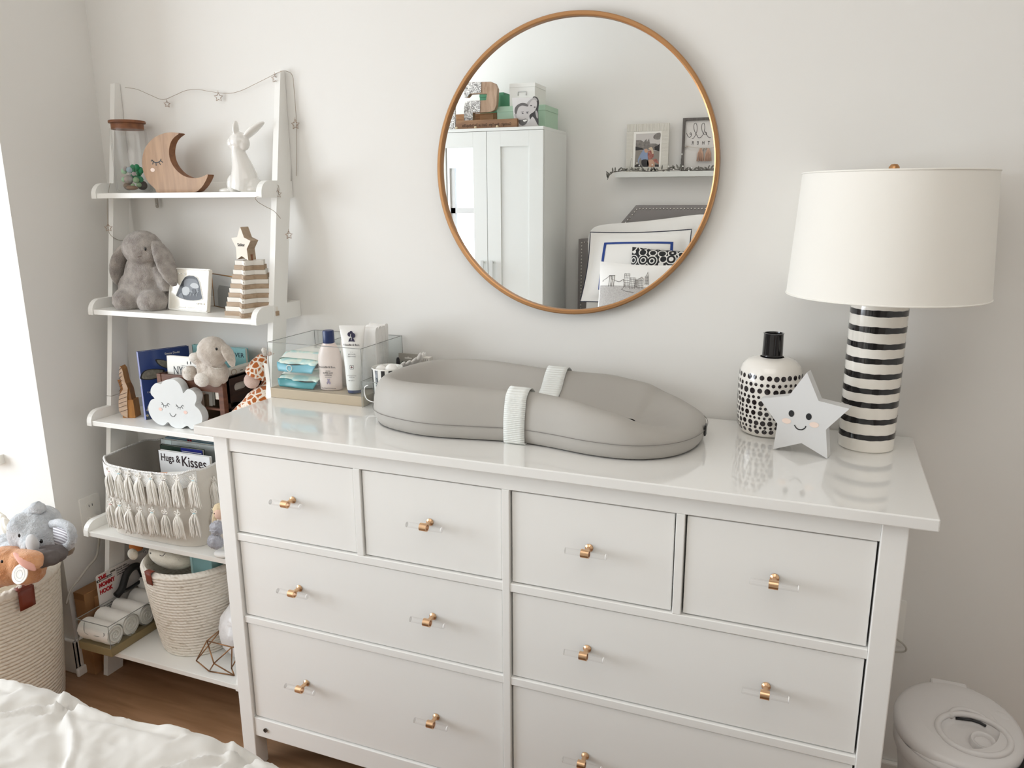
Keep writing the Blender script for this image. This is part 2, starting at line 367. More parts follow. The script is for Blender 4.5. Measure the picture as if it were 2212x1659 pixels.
# ================================================================ wall mirror
ZT=.96
mgold=mat('mirror_frame_gold','b98a5e',.28,metal=.75)
mrot=Matrix.Rotation(math.atan2(MN.x,-MN.y),3,'Z')      # turned about 1 degree
Mq=mrot@Matrix.Rotation(R(90),3,'X')
mirror=thing('round_mirror',(.79,-.02,1.20),'large round wall mirror with thin brushed gold rim above the dresser','mirror')
RM=.3535; mc=(.7895,-.0205,1.5565)
MB().lathe([(RM-.010,-.004),(RM-.010,.0075),(RM-.007,.0095),(RM-.001,.0095),(RM+.0015,.007),(RM+.0015,-.014),(RM-.010,-.014)],mc,128,M=Mq,sharp=30).build('rim',mgold,mirror)
MB().lathe([(0,-.0005),(RM-.0095,-.0005)],mc,128,M=Mq).build('mirror_glass',mat('mirror_silver','f4f5f5',.0,metal=1),mirror)
MB().lathe([(0,-.014),(RM-.002,-.014),(RM-.002,-.004),(RM-.012,-.004)],mc,64,M=Mq).build('backing',darkm,mirror)

# ================================================================ table lamp
lx,ly=1.4985,-.118
ceram=mat('lamp_ceramic','eee9e0',.10,coat=.5); blackg=mat('black_glaze','0f0d10',.12,coat=.4)
shade=mat('linen_shade','f3f0e9',.85,bump=(500,.12,.0004),spec=.2)
lamp=thing('table_lamp',(lx,ly,ZT),'table lamp with off-white drum shade and black-striped white ceramic column','lamp')
rb=.0560; hb=.318
lb=MB().lathe([(0,0),(rb-.004,0),(rb,.003),(rb,hb-.006),(rb-.006,hb),(0,hb)],(lx,ly,ZT),64).build('base',ceram,lamp)
rs=random.Random(4)
zs=[.034,.069,.1035,.134,.166,.197,.229,.262,.296]
for k,z in enumerate(zs):
    m=MB(); n=72; ph=rs.random()*6
    def fz(a,s): return z+s*(.0060+.0005*math.sin(2*a+ph)+.0004*math.sin(5*a+ph*2)+.0003*math.sin(17*a+ph))+.0006*math.sin(a+ph)
    m.grid(lambda i,j:Vector((lx+(rb+.0004)*math.cos(2*PI*i),ly+(rb+.0004)*math.sin(2*PI*i),ZT+fz(2*PI*i,(j-.5)*2))),n,2,cu=True)
    m.build('stripe',blackg,lb)
MB().lathe([(.016,hb-.001),(.016,hb+.008),(.010,hb+.012),(.010,hb+.030),(.013,hb+.031),(.013,hb+.060),(.004,hb+.061),(.004,hb+.262)],(lx,ly,ZT),24).build('stem',mgold,lamp)
r0,r1=.1915,.1770; z0,z1=1.2905,1.5345
sh_=MB().lathe([(r0,z0),(r1,z1)],(lx+.0055,ly-.012,0),96)
sh_.lathe([(r1-.002,z1),(r0-.002,z0)],(lx+.0055,ly-.012,0),96)
shd=sh_.build('lamp_shade',shade,lamp)
MB().tube([(lx+.0055+(r0)*math.cos(a),ly-.012+r0*math.sin(a),z0) for a in [2*PI*k/96 for k in range(96)]],.0018,8,closed=True).build('shade_trim',shade,shd)
MB().tube([(lx+.0055+(r1)*math.cos(a),ly-.012+r1*math.sin(a),z1) for a in [2*PI*k/96 for k in range(96)]],.0018,8,closed=True).build('shade_trim',shade,shd)
w=MB()
for a in (0,120,240): w.tube([(lx,ly,1.530),(lx+.0055+(r1-.003)*math.cos(R(a+20)),ly-.012+(r1-.003)*math.sin(R(a+20)),1.530)],.0014,6)
w.build('spider',steel,lamp)
MB().lathe([(0,.011),(.006,.010),(.010,.005),(.0105,0),(.004,-.004),(.004,-.012)],(lx,ly,1.540),24).build('finial',mgold,lamp)
MB().ell((lx,ly,1.42),(.028,.028,.035)).build('bulb',mat('bulb_glass','f7f5ef',.3),lamp)

# ================================================================ spotted bottle vase
vx,vy=1.2915,-.082
vase=thing('bottle_vase',(vx,vy,ZT),'white bottle vase with rows of black dots and a black neck','vase')
prof=[(0,0),(.050,0),(.0600,.006),(.0665,.020),(.0690,.05),(.0700,.09),(.0700,.125),(.0680,.145),(.0620,.160),(.050,.171),(.034,.176),(.026,.177)]
def vr(z):
    for (ra,za),(rb_,zb) in zip(prof,prof[1:]):
        if zb>za and za<=z<=zb: return ra+(rb_-ra)*(z-za)/(zb-za)
    return .026
vb=MB().lathe(prof,(vx,vy,ZT),64,sharp=60).build('body',mat('vase_glaze','f0ece5',.12,coat=.4),vase)
MB().lathe([(.0215,.176),(.0225,.180),(.0215,.228),(.0225,.231),(.0195,.2315),(.0185,.226),(.0185,.18)],(vx,vy,ZT),40).build('neck',blackg,vase)
dots=MB(); rs=random.Random(7)
rows=[(.0165,.0056,26),(.0265,.0036,38),(.0375,.0060,28),(.0490,.0036,40),(.0595,.0058,28),(.0715,.0038,38),(.0830,.0062,28),(.0955,.0042,36),(.1100,.0066,26),(.1240,.0044,34),(.1400,.0060,28)]
for z,r,n in rows:
    off=rs.random()
    for k in range(n):
        a=2*PI*(k+off+rs.uniform(-.08,.08))/n; zz=z+rs.uniform(-.0008,.0008); rr=r*rs.uniform(.88,1.1)*.92
        def pt(da,dz): zq=zz+dz; q=vr(zq)+.0004; return Vector((vx+q*math.cos(a+da),vy+q*math.sin(a+da),ZT+zq))
        v=[pt(0,0)]+[pt(rr*math.cos(t)/vr(zz),rr*1.05*math.sin(t)) for t in [2*PI*j/12 for j in range(12)]]
        dots.add(v,[(0,1+j,1+(j+1)%12) for j in range(12)])
dots.build('dots',mat('dark_glaze','1c1215',.15,coat=.4),vb)

# ================================================================ small star light
def face_eyes(mb,c,s): pass
blackp=mat('black_print','1b1d20',.5); pinkp=mat('blush_print','f1dccf',.6)
starm=mat('star_plastic','d9d9d9',.35)
P=[(1743,806),(1768,868),(1835,885),(1784,930),(1787,993),(1731,959),(1670,972),(1679,917),(1641,863),(1704,857)]
YS=-.236
def yfun(u,v): return at(u,v,YS)
A=on(1670,971,ZT+.001); B=on(1786.5,991,ZT+.001); sdir=(B-A); sdir.z=0; sdir.normalize(); sn=Vector((sdir.y,-sdir.x,0))   # towards the camera
def pl(u,v,o=A,n=sn): d=ray(u,v); t=(o-CAM).dot(n)/d.dot(n); return CAM+t*d
def loc2(u,v,o=A,ud=sdir,n=sn): q=pl(u,v,o,n)-o; return (q.dot(ud),q.z)
st=thing('star_light',A,'pale grey star light with smiling face standing in front of the lamp','star light')
sp=[loc2(*q) for q in P]; zmin=min(p[1] for p in sp); sp=[(a,b-zmin) for a,b in sp]
MB().prism(sp,A,sdir,(0,0,1),sn,-.028,0).build('body',starm,st,bevel=.0015)
fm=MB(); fo=A-Vector((0,0,zmin))
def disc(mb,c,ru,rw,o,u,w,n,h,mi=0,rot=0,k=20):
    p=[(ru*math.cos(2*PI*i/k),rw*math.sin(2*PI*i/k)) for i in range(k)]; cr,sr=math.cos(rot),math.sin(rot)
    v=[Vector(o)+Vector(u)*(c[0]+x*cr-y*sr)+Vector(w)*(c[1]+x*sr+y*cr)+Vector(n)*h for x,y in p]; mb.add(v,[tuple(range(k))],mi)
for q in ((1709.5,895),(1747,902)): disc(fm,loc2(*q),.0058,.0072,fo,sdir,(0,0,1),sn,.0006,0)
for q in ((1699,911),(1758.5,919.5)): disc(fm,loc2(*q),.0095,.006,fo,sdir,(0,0,1),sn,.0006,1)
stroke(fm,spl([loc2(*q) for q in ((1716,920),(1722,928),(1731,930),(1738,927),(1741,922))],5),.0024,fo,sdir,(0,0,1),sn)
fm.build('face',[blackp,pinkp],st)

# ================================================================ peanut changing pad
padm=mat('changer_foam','b0aca6',.55,bump=(400,.10,.0004),spec=.35)
pad=thing('changing_pad',(.745,-.225,ZT),'grey peanut-shaped moulded changing pad strapped across the waist','changing pad')
PX0,PX1=.318,1.178
def hw(t):      # half width and centre line along the pad, t in 0..1
    return None
OUT=[(.362,-.220),(.376,-.300),(.430,-.368),(.515,-.400),(.590,-.408),(.690,-.392),(.780,-.378),(.860,-.386),(.960,-.408),(1.050,-.405),(1.120,-.365),(1.160,-.300),(1.172,-.220),(1.160,-.140),(1.115,-.078),(1.040,-.042),(.950,-.038),(.860,-.056),(.780,-.066),(.690,-.054),(.590,-.036),(.500,-.036),(.425,-.066),(.375,-.135)]
NO=120; oc=spl([(x,y,0) for x,y in OUT],NO//len(OUT),closed=True); NO=len(oc)
def hrim(x,y):   # rim height by position along the pad
    pts=[(.32,.108),(.45,.118),(.60,.122),(.78,.118),(.90,.112),(1.0,.096),(1.08,.072),(1.14,.058),(1.18,.054)]
    xb=x
    for (a,h1),(b,h2) in zip(pts,pts[1:]):
        if a<=xb<=b: t=(xb-a)/(b-a); t=t*t*(3-2*t); return h1+(h2-h1)*t
    return pts[0][1] if xb<.32 else pts[-1][1]
SP=[(1.0,0.0,.93),(1.0,.012,.975),(1.0,.035,1.0),(1.0,.060,1.0)]   # lower wall (z fixed, scale)
def spine(p):
    return Vector((min(max(p.x,.50),1.0),-.222,0))
def padpt(i,j):
    p=oc[int(round(i*NO))%NO]; s=spine(p); d=p-s; L=d.length; dn=d/L; H=hrim(p.x,p.y)
    # profile in (distance inward from outline, z)
    f=H/.12
    prof=[(.016,0),(.006,.006),(.001,.018),(0,.034),(.002,.34*H+.022),(.007,.62*H+.012),(.015,.82*H+.006),(.026,.95*H+.001),(.039,H),(.053,.965*H),(.068,.86*H),(.083,.70*H+.004),(.100,.54*H+.008),(.120,.44*H+.010),(L*.80,.036),(L*1.0,.034)]
    x=j*(len(prof)-1); k=min(int(x),len(prof)-2); t=x-k
    a,b=prof[k],prof[k+1]; w_=a[0]+(b[0]-a[0])*t; z_=a[1]+(b[1]-a[1])*t
    return p-dn*min(w_,L)+Vector((0,0,ZT+z_))
m=MB().grid(lambda i,j:padpt(i,j),NO,16,cu=True)
# bottom
pb=m.build('foam_body',padm,pad)
md=pb.modifiers.new('sm','SMOOTH'); md.iterations=6; md.factor=.5
md=pb.modifiers.new('sd','SUBSURF'); md.levels=2; md.render_levels=2
sm_=MB(); seam=[]
for k in range(NO):
    p=oc[k]; s=spine(p); dn=(p-s).normalized(); seam.append(p+dn*.0002+Vector((0,0,ZT+.036)))
sm_.tube(seam,.0007,6,closed=True); sm_.build('seam',mat('seam_grey','7d7975',.6),pb)
MB().box(1.1705,1.1735,-.240,-.222,ZT+.022,ZT+.046).build('side_slot',darkm,pb)
# strap
webm=mat('webbing','eceeea',.7); wave_bump(webm,75,1.0,.0012,rot=(0,0,0),bands='Z')
def strap_line(xf,xb):
    """follow the pad across at the waist from front bottom, over the rim, through the hollow, over the back rim"""
    pf=min(oc,key=lambda p:abs(p.x-xf)+(10 if p.y>-.2 else 0)); pk=min(oc,key=lambda p:abs(p.x-xb)+(10 if p.y<-.2 else 0))
    H=hrim(xf,0); out=[]
    prof=[(.014,.001),(-.001,.003),(-.0035,.018),(-.0035,.045),(-.0015,.34*H+.024),(.004,.62*H+.014),(.011,.82*H+.010),(.024,.95*H+.005),(.039,H+.004),(.053,.965*H+.004),(.070,.86*H+.004),(.085,.70*H+.007),(.103,.54*H+.011)]
    for w_,z_ in prof: out.append(Vector((xf,pf.y+w_,ZT+z_)))
    out.append(Vector((xf+(xb-xf)*.35,-.240,ZT+.052))); out.append(Vector((xf+(xb-xf)*.6,-.205,ZT+.050)))
    for w_,z_ in prof[::-1][:-2]: out.append(Vector((xb,pk.y-w_,ZT+z_)))
    return out
S1=spl(strap_line(.757,.766),3); S2=spl(strap_line(.806,.818),3); n_=len(S1)
v=[]; f=[]
for a,b in zip(S1,S2):
    for t in (0,.25,.5,.75,1): v.append(a.lerp(b,t))
for i in range(n_-1):
    for k in range(4): f.append((i*5+k,i*5+k+1,(i+1)*5+k+1,(i+1)*5+k))
MB().add(v,f,0,True).build('strap',webm,pad,solid=.0018)
# ================================================================ clear organizer with toiletries
pane=clear('acrylic_pane','fdfefe',.02,.9); edge=mat('acrylic_edge','8e8f8c',.3)
cream=mat('beige_base','b8a992',.5)
def V(*a): return Vector(a)
def clearbox(t,x0,x1,y0,y1,z0,z1,div=(),rim=.0022,name='clear_wall'):
    k=.0025
    for nm,b in (('f',(x0,x1,y0,y0+k)),('b',(x0,x1,y1-k,y1)),('l',(x0,x0+k,y0+k,y1-k)),('r',(x1-k,x1,y0+k,y1-k))):
        m=MB().box(*b,z0,z1-.0012); m.box(*b,z1-.0012,z1,1); m.build(name,[pane,edge],t)
    for x in div: m=MB().box(x-k/2,x+k/2,y0+k,y1-k,z0,z1-.0012); m.box(x-k/2,x+k/2,y0+k,y1-k,z1-.0012,z1,1); m.build('divider',[pane,edge],t)
    e=MB()
    for x in (x0,x1):
        for y in (y0,y1): e.box(x-.0006,x+.0006,y-.0006,y+.0006,z0,z1)
    e.build('corner_edges',edge,t)
org=thing('organizer_tray',(.15,-.11,ZT),'clear acrylic organizer on a beige base at the left end of the dresser','organizer')
MB().box(0,.296,-.219,-.004,ZT,.987).build('base',cream,org,bevel=.0015)
clearbox(org,.001,.295,-.218,-.005,.987,1.114,div=(.150,))
tealp=mat('wipes_teal','6fb3c4',.35); aqua=mat('wipes_print','b9dedb',.4,var=('e6efe2',45,.4,.6)); whitep=mat('wipes_white','ecebe4',.45); greenp=mat('wipes_green','86b9a6',.4); tealdk=mat('wipes_dark_teal','2f8f97',.35)
bandg=mat('label_green','5d9c8c',.4)
def wipes(z0,h,label,flap,ph):
    t=thing('wipes_pack',(.078,-.11,z0),label,'baby wipes','baby wipes packs in the organizer')
    x0,x1=.010,.1405
    m=MB()
    def body(i,j):   # i around the section, j along y
        y=-.185+.165*j; q=min(1,(j+.0)/.22); sq=.55+.45*math.sin(q*PI/2); a=2*PI*i
        e=.35; cx_,sx_=math.cos(a),math.sin(a)
        return V((x0+x1)/2+(x1-x0)/2*math.copysign(abs(cx_)**e,cx_)*(1-.02*math.sin(9*j+a)),y,z0+h*.5+h*.49*math.copysign(abs(sx_)**e,sx_)*sq+.001*math.sin(11*j+3*a+ph)*sq*.5)
    m.grid(body,28,14,cu=True); n0=len(m.v)
    m.add([m.v[i*14+13] for i in range(28)],[tuple(range(28))])
    m.build('wrapper_body',whitep,t)
    g=MB()
    def gus(i,j):
        x=x0+(x1-x0)*i; w=.0035*math.sin(9*i+ph)+.002*math.sin(23*i+ph)
        return V(x+(.5-i)*.004*j,-.150-.048*j+w*j,z0+h*(.97-.50*j)+w*.4*math.sin(PI*j)+(.004*(1-j) if .1<i<.9 else 0))
    g.grid(gus,24,6); g.build('end_fold',aqua,t,solid=.0006)
    f=MB()
    def fl(i,j):
        x=x0+(x1-x0)*(i*(1-.16*j)+.08*j); w=.004*math.sin(7*i+ph)*(1-j*.5)
        return V(x,-.1985-.007*math.sin(j*PI*.6)+w,z0+h*(.47-.45*j)+.0025*math.sin(6*i+ph)*(1-j))
    f.grid(fl,22,6); f.build('seal_flap',flap,t,solid=.0006)
    r=MB(); r.box(x1+.0002,x1+.0012,-.178,-.03,z0+h*.74,z0+h*.90); r.build('side_band',greenp,t)
    r=MB(); r.box(x1+.0002,x1+.0013,-.150,-.118,z0+h*.22,z0+h*.62); l=r.build('count_label',bandg,t)
    text('count_number','72',whitep,l,(x1+.0015,-.134,z0+h*.33),(0,1,0),(0,0,1),.013)
    return t
wipes(.9885,.042,'lower teal and white baby wipes pack, resting on the organizer base',tealdk,0.4)
w2=wipes(1.0315,.047,'upper baby wipes pack with blue seal, stacked on the other pack',tealp,2.1)
rg=MB(); rg.tube([(.060+.0085*math.cos(a),-.2085,1.0435+.0085*math.sin(a)) for a in [2*PI*k/24 for k in range(24)]],.0011,6,closed=True)
rg.build('round_seal',whitep,w2)
ov=MB()
for rr in (.030,.026): ov.tube([(.080+rr*math.cos(a),-.075+rr*.62*math.sin(a),1.0795) for a in [2*PI*k/32 for k in range(32)]],.0004,5,closed=True)
ov.build('oval_print',mat('print_grey','9b9a96',.6),w2)
# lotion bottle
navy=mat('navy_plastic','1d2f5d',.35); pinkb=mat('lotion_pink','ead9d1',.35); inkt=mat('ink_dark','3a3135',.6); lil=mat('ink_lilac','9a8ca6',.6); inkg=mat('ink_grey','8b8688',.6)
bx,by=.171,-.178; Mz=Matrix.Rotation(R(14),3,'Z')
def ovalbody(prof,c,M,n=40,mi=0,mb=None,cap0=True):
    m=mb or MB(); k=len(prof)
    m.grid(lambda i,j:Vector(c)+M@Vector((prof[min(int(round(j*(k-1))),k-1)][0]*math.cos(2*PI*i),prof[min(int(round(j*(k-1))),k-1)][1]*math.sin(2*PI*i),prof[min(int(round(j*(k-1))),k-1)][2])),n,k,cu=True,mi=mi)
    for q in ([0] if cap0 else [])+[k-1]:
        p=prof[q]; m.add([Vector(c)+M@Vector((p[0]*math.cos(2*PI*i/n),p[1]*math.sin(2*PI*i/n),p[2])) for i in range(n)],[tuple(range(n)) if q else tuple(range(n))[::-1]],mi)
    return m
lot=thing('lotion_bottle',(bx,by,.9885),'pale pink lotion bottle with navy cap in the organizer','bottle')
bb=ovalbody([(.0290,.016,0),(.0305,.0175,.002),(.0310,.018,.02),(.0318,.0185,.05),(.0325,.0188,.075),(.0310,.0182,.095),(.0265,.017,.110),(.0200,.0155,.121),(.0158,.0145,.126),(.0150,.014,.129)],(bx,by,.9885),Mz).build('bottle_body',pinkb,lot)
MB().lathe([(0,.127),(.0152,.127),(.0156,.129),(.0150,.158),(.0138,.1605),(0,.1605)],(bx,by,.9885),32).build('cap',navy,lot)
fu=Mz@V(1,0,0); fn=Mz@V(0,-1,0)
def onb(z,dx=0,d=.0197): return V(bx,by,.9885+z)+fn*(d+.0004)+fu*dx
text('brand_lettering','Noodle & Boo.',inkt,bb,onb(.062),fu,(0,0,1),.0078,sx=.95)
for s,z,q,c_ in (('extra clean',.053,.0030,inkt),('SUPER SOFT',.0465,.0052,inkt),('LOTION',.0405,.0052,inkt),('daily moisturizer',.036,.0028,inkg),('Hypoallergenic for sensitive skin',.006,.0030,inkt)): text('label_lettering',s,c_,bb,onb(z,0,.0192),fu,(0,0,1),q)
tb=MB()
for (a,b,r) in ((0,.0240,.0036),(0,.0285,.0028),(-.0026,.0312,.0013),(.0026,.0312,.0013),(-.0042,.0215,.0016),(.0042,.0215,.0016),(-.0032,.0190,.0018),(.0032,.0190,.0018)): disc(tb,(a,b),r,r,V(bx,by,.9885)+fn*.0192,fu,(0,0,1),fn,0)
tb.build('bear_print',lil,bb)
# ointment tube standing on its cap
tx,ty=.250,-.188; whitet=mat('tube_white','eceae6',.35)
Mt=Matrix.Rotation(R(16),3,'Z')@Matrix.Rotation(R(-3),3,'X')
tube_=thing('ointment_tube',(tx,ty,.9885),'white ointment tube standing on its navy cap beside the pink bottle','tube')
ovalbody([(.0165,.0165,0),(.0175,.0175,.002),(.0175,.0175,.008)],(tx,ty,.9885),Mt).build('cap',navy,tube_)
tb_=ovalbody([(.0185,.0180,.008),(.0200,.0190,.012),(.0215,.0185,.04),(.0240,.0170,.075),(.0275,.0135,.11),(.0310,.0080,.145),(.0335,.0025,.165),(.0350,.0010,.172),(.0350,.0010,.178)],(tx,ty,.9885),Mt).build('tube_body',whitet,tube_)
tu=Mt@V(1,0,0); tw=Mt@V(0,0,1); tn=Mt@V(0,-1,0)
def ontu(z,dx=0): d=.0190-.0155*max(0,(z-.03)/.145); return V(tx,ty,.9885)+tw*z+tn*(d+.0026)+tu*dx
text('brand_lettering','Noodle & Boo.',inkt,tb_,ontu(.126),tu,tw,.0072)
for s,z,q,c_ in (('healing',.1085,.0030,inkg),('ULTIMATE',.102,.0042,inkg),('OINTMENT',.0965,.0042,inkg),('protects and soothes',.047,.0028,inkg),('sensitive skin',.043,.0028,inkg),('NET WT 4 oz',.034,.0030,inkg)): text('label_lettering',s,c_,tb_,ontu(z),tu,tw,q)
cm=MB(); o_=ontu(.0700)
cm.prism(rrect(.0105,.0105,.001),o_,tu,tw,tn,0,.0002,0); cm.prism(rrect(.0088,.0088,.0008),o_,tu,tw,tn,.0002,.0004,1)
cm.prism([(-.001,-.003),(.001,-.003),(.001,-.001),(.003,-.001),(.003,.001),(.001,.001),(.001,.003),(-.001,.003),(-.001,.001),(-.003,.001),(-.003,-.001),(-.001,-.001)],o_,tu,tw,tn,.0004,.0006,2)
cm.build('cross_print',[inkt,whitet,mat('ink_plum','6a3038',.6)],tb_)
pm=MB(); q=V(tx,ty,.9885)+tn*.0075
navyi=mat('ink_navy','2c2742',.6)
for (a,b,r) in ((-.0050,.1555,.0056),(.0042,.1530,.0062),(-.0005,.1600,.0045)): disc(pm,(a,b),r,r*1.05,V(tx,ty,.9885)+tn*.0095,tu,tw,tn,0)
pm.prism([(-.0085,.1365),(-.0060,.1440),(-.0020,.1475),(.0022,.1475),(.0062,.1440),(.0090,.1365),(.0030,.1375),(-.003,.1375)],V(tx,ty,.9885)+tn*.0105,tu,tw,tn,0,.0003)
stroke(pm,spl([(-.0005,.1575),(-.0020,.153),(-.0008,.149),(.0002,.1445),(-.0004,.140)],4),.0012,V(tx,ty,.9885)+tn*.0108,tu,tw,tn,.0004,1)
pm.build('silhouette_print',[navyi,whitet],tb_)
# folded cloths and diapers packed behind
clothm=mat('cloth_cream','e7e1d8',.9,bump=(120,.5,.002)); diap=mat('diaper_white','efedea',.85,bump=(90,.5,.002))
def folded(name,label,cat,c,size,rz,n=4,m=clothm,tilt=0,group=None,ph=0):
    t=thing(name,c,label,cat,group); M=Matrix.Rotation(R(rz),3,'Z')@Matrix.Rotation(R(tilt),3,'X'); w,d,h=size
    for k in range(n):
        g=MB(); y0=-d/2+d*k/n; dd=d/n*.98
        def fn(i,j):
            a=2*PI*j; r=.32; cs,sn_=math.cos(a),math.sin(a); x=-w/2+w*i
            return Vector(c)+M@V(x+.0015*math.sin(20*j+ph+k),y0+dd/2+dd/2*math.copysign(abs(cs)**r,cs)+.0012*math.sin(8*i+k+ph),h/2+(h/2+.0015*math.sin(5*i+k*2+ph))*math.copysign(abs(sn_)**r,sn_))
        g.grid(fn,12,20,cv=True); g.add([fn(0,j/20) for j in range(20)],[tuple(range(20))]); g.add([fn(1,j/20) for j in range(20)],[tuple(range(20))[::-1]])
        g.build('cloth_fold',m,t)
    return t
folded('folded_cloth','cream cloth folded upright between the lotion bottle and the ointment tube','cloth',(.213,-.108,.9885),(.052,.075,.128),-12,3)
folded('folded_diaper','white folded diapers standing behind the ointment tube','diaper',(.267,-.105,.9885),(.046,.085,.168),8,4,m=diap,ph=2)
gl=thing('crumpled_cloth',(.335,-.06,.96),'crumpled pale cloth spilling toward the wall behind the striped cup','cloth')
g=MB(); rs=random.Random(3)
for k in range(6):
    a=-.5+.35*k; p0=V(.318+.004*k,-.105+.012*k,.975); L_=.095-.006*abs(k-3)
    pts=[p0+V(.05*s*math.cos(a*.4)+.004*math.sin(5*s+k),.02*s*math.sin(a),.012+L_*s+.006*math.sin(3*s+k)) for s in [i/7 for i in range(8)]]
    g.tube(pts,[.014,.015,.014,.013,.013,.012,.010,.005],10,flat=.55)
g.build('cloth_body',diap,gl,remesh=.0028,disp=(.02,.004))
# striped cup inside a clear mug-shaped holder
sx,sy=.3435,-.172
cup=thing('striped_cup',(sx,sy,ZT),'black and white striped cup filled with cotton balls','cup')
cm=MB().lathe([(0,.003),(.033,.003),(.0375,.005),(.0410,.100),(.0400,.1015),(.0385,.099),(.0350,.006)],(sx,sy,ZT),60); cb=cm.build('cup_body',mat('cup_white','ecebe6',.25,coat=.3),cup)
for k in range(13):
    a=2*PI*(k+.25)/13; m=MB(); m.grid(lambda i,j:V(sx+(.0377+.0034*j)*math.cos(a+(i-.5)*.245),sy+(.0377+.0034*j)*math.sin(a+(i-.5)*.245),ZT+.006+.0925*j),6,2); m.build('stripe',blackg,cb)
cot=mat('cotton','f4f2ee',.95,bump=(90,.4,.002),sheen=.3)
for i,(dx,dy,dz,r) in enumerate(((-.014,-.008,.094,.0150),(.015,-.004,.097,.0165),(.002,.016,.092,.0150))):
    tag(MB().ell((sx+dx,sy+dy,ZT+dz),(r,r,r*.8),nu=20,nv=12).build('cotton_ball',cot,disp=(.012,.002)),['cotton ball at the left of the striped cup','cotton ball at the right of the striped cup, largest of three','cotton ball at the back of the striped cup'][i],'cotton ball','cotton balls in the striped cup')
hold=thing('clear_holder',(.345,-.18,ZT),'low clear acrylic holder wrapped around the striped cup','holder')
clearbox(hold,.296,.391,-.226,-.128,ZT+.0005,1.031,name='clear_wall')
hh=MB(); hp=spl([(.318,-.2275,1.022),(.308,-.2275,1.016),(.306,-.2275,1.000),(.312,-.2275,.985),(.328,-.2275,.979),(.345,-.2275,.979)],6)
hh.tube(hp,.0014,8); hh.build('handle_line',mat('acrylic_bright','f5f5f3',.1,spec=.8),hold)
# dropper bottle, packet and small box by the wall
dp=at(860,786,-.075); dp=V(dp.x,-.075,ZT)
db=thing('dropper_bottle',dp,'black dropper bottle behind the changing pad','bottle')
MB().lathe([(0,0),(.013,0),(.014,.002),(.014,.055),(.011,.066),(.007,.068)],dp,24).build('bottle_body',mat('amber_black','120d0c',.2),db)
MB().lathe([(.0085,.064),(.0085,.079),(.0055,.082),(.0048,.100),(.003,.106),(0,.107)],dp,24).build('dropper_cap',darkm,db)
pk=at(891,768,-.035)
kt=thing('medicine_packet',V(pk.x,-.035,ZT),'grey blister packet with green lettering leaning near the wall','packet')
a_,b_,c_=at(861,762,-.035),at(903,765,-.035),at(861,762,-.035)
wd_=(b_.x-a_.x); hz=a_.z-ZT
pm_=MB().box(a_.x,b_.x,-.036,-.033,ZT,a_.z).build('packet_card',mat('packet_grey','a9a49b',.5),kt,bevel=.0008)
MB().prism([(-.011,-.0018),(.011,-.0018),(.011,.0018),(.003,.0018),(.0015,.004),(-.0015,.004),(-.003,.0018),(-.011,.0018)],(a_.x+wd_/2,-.0361,a_.z-.013),(1,0,0),(0,0,1),(0,-1,0),0,.0003).build('hang_hole',mat('white_gap','e8e6e0',.6),pm_)
MB().box(a_.x,b_.x,-.0366,-.0361,ZT,a_.z-.026).build('label_panel',mat('packet_sage','8c958a',.5),pm_)
gi=mat('ink_green','1f4d40',.5); text('label_lettering','HomeFreshly',gi,pm_,(a_.x+.006+wd_*.5,-.0369,a_.z-.036),(1,0,0),(0,0,1),.0110,off=.0003)
text('label_lettering','ORGANIC',gi,pm_,(a_.x+.02,-.0369,a_.z-.0255),(1,0,0),(0,0,1),.0045)
a_,b_=at(911,771,-.045),at(929,771,-.045)
t=thing('small_carton',(a_.x,-.045,ZT),'tiny white carton with dark lines beside the packet','box')
MB().box(a_.x,b_.x,-.050,-.030,ZT,a_.z).build('carton_body',mat('carton_white','e4e0d9',.6),t,bevel=.0005)
l=MB()
for k in range(4): l.box(a_.x+.003+.0055*k,a_.x+.0037+.0055*k,-.0503,-.0499,ZT+.05,a_.z-.004)
l.build('carton_print',inkt,t)
t=thing('orange_vial',(a_.x-.006,-.035,ZT),'small vial with orange band between packet and carton','vial')
MB().lathe([(0,0),(.005,0),(.005,.085)],(a_.x-.006,-.036,ZT),16).build('vial_body',mat('vial_white','e9e6e0',.4),t)
MB().lathe([(.0052,.085),(.0052,.100),(0,.100)],(a_.x-.006,-.036,ZT),16).build('vial_cap',mat('vial_orange','c07a58',.5),t)
# ================================================================ shelf tier 1
T1,T2,T3,T4,T5=ST
glassj=clear('jar_glass','ffffff',.02,1.1)
jc=(at(277,262,-.080)+at(277,262,-.080))/2
jx,jy=-.5525,-.066; jr=.050
j1=at(232,262,jy).x; j2=at(322,262,jy).x; jx=(j1+j2)/2
# the jar leans with perspective only; it stands upright
jx=(at(262,415,jy).x+.050+jx)/2+.0; 
jar=thing('glass_jar',(jx,jy,T1),'tall clear glass jar with round wooden lid on the top shelf','jar')
hj=at(277,262,jy).z-T1
MB().lathe([(0,.002),(jr-.006,.002),(jr,.007),(jr,hj-.022)],(jx,jy,T1),56,sharp=80).build('glass_outer',glassj,jar)
MB().lathe([(0,.006),(jr-.009,.006),(jr-.0035,.011),(jr-.0035,hj-.022),(jr,hj-.022)],(jx,jy,T1),56,sharp=80).build('glass_inner',glassj,jar)
lidw=wood('lid_wood','8a5836','6f4226',9,'X',.5,6)
MB().lathe([(0,hj-.024),(jr-.005,hj-.024),(jr-.005,hj-.006),(jr+.001,hj-.006),(jr+.001,hj+.000),(jr-.001,hj+.0015),(0,hj+.0015)],(jx,jy,T1),56).build('lid',lidw,jar)
gf=mat('green_foliage','178a5b',.7); 
felt=[('pale_mint','a9d3b4'),('felt_grey','a9a3a0'),('felt_blue','9fb3bd'),('felt_sage','8fae86'),('felt_mauve','b3a7a8')]
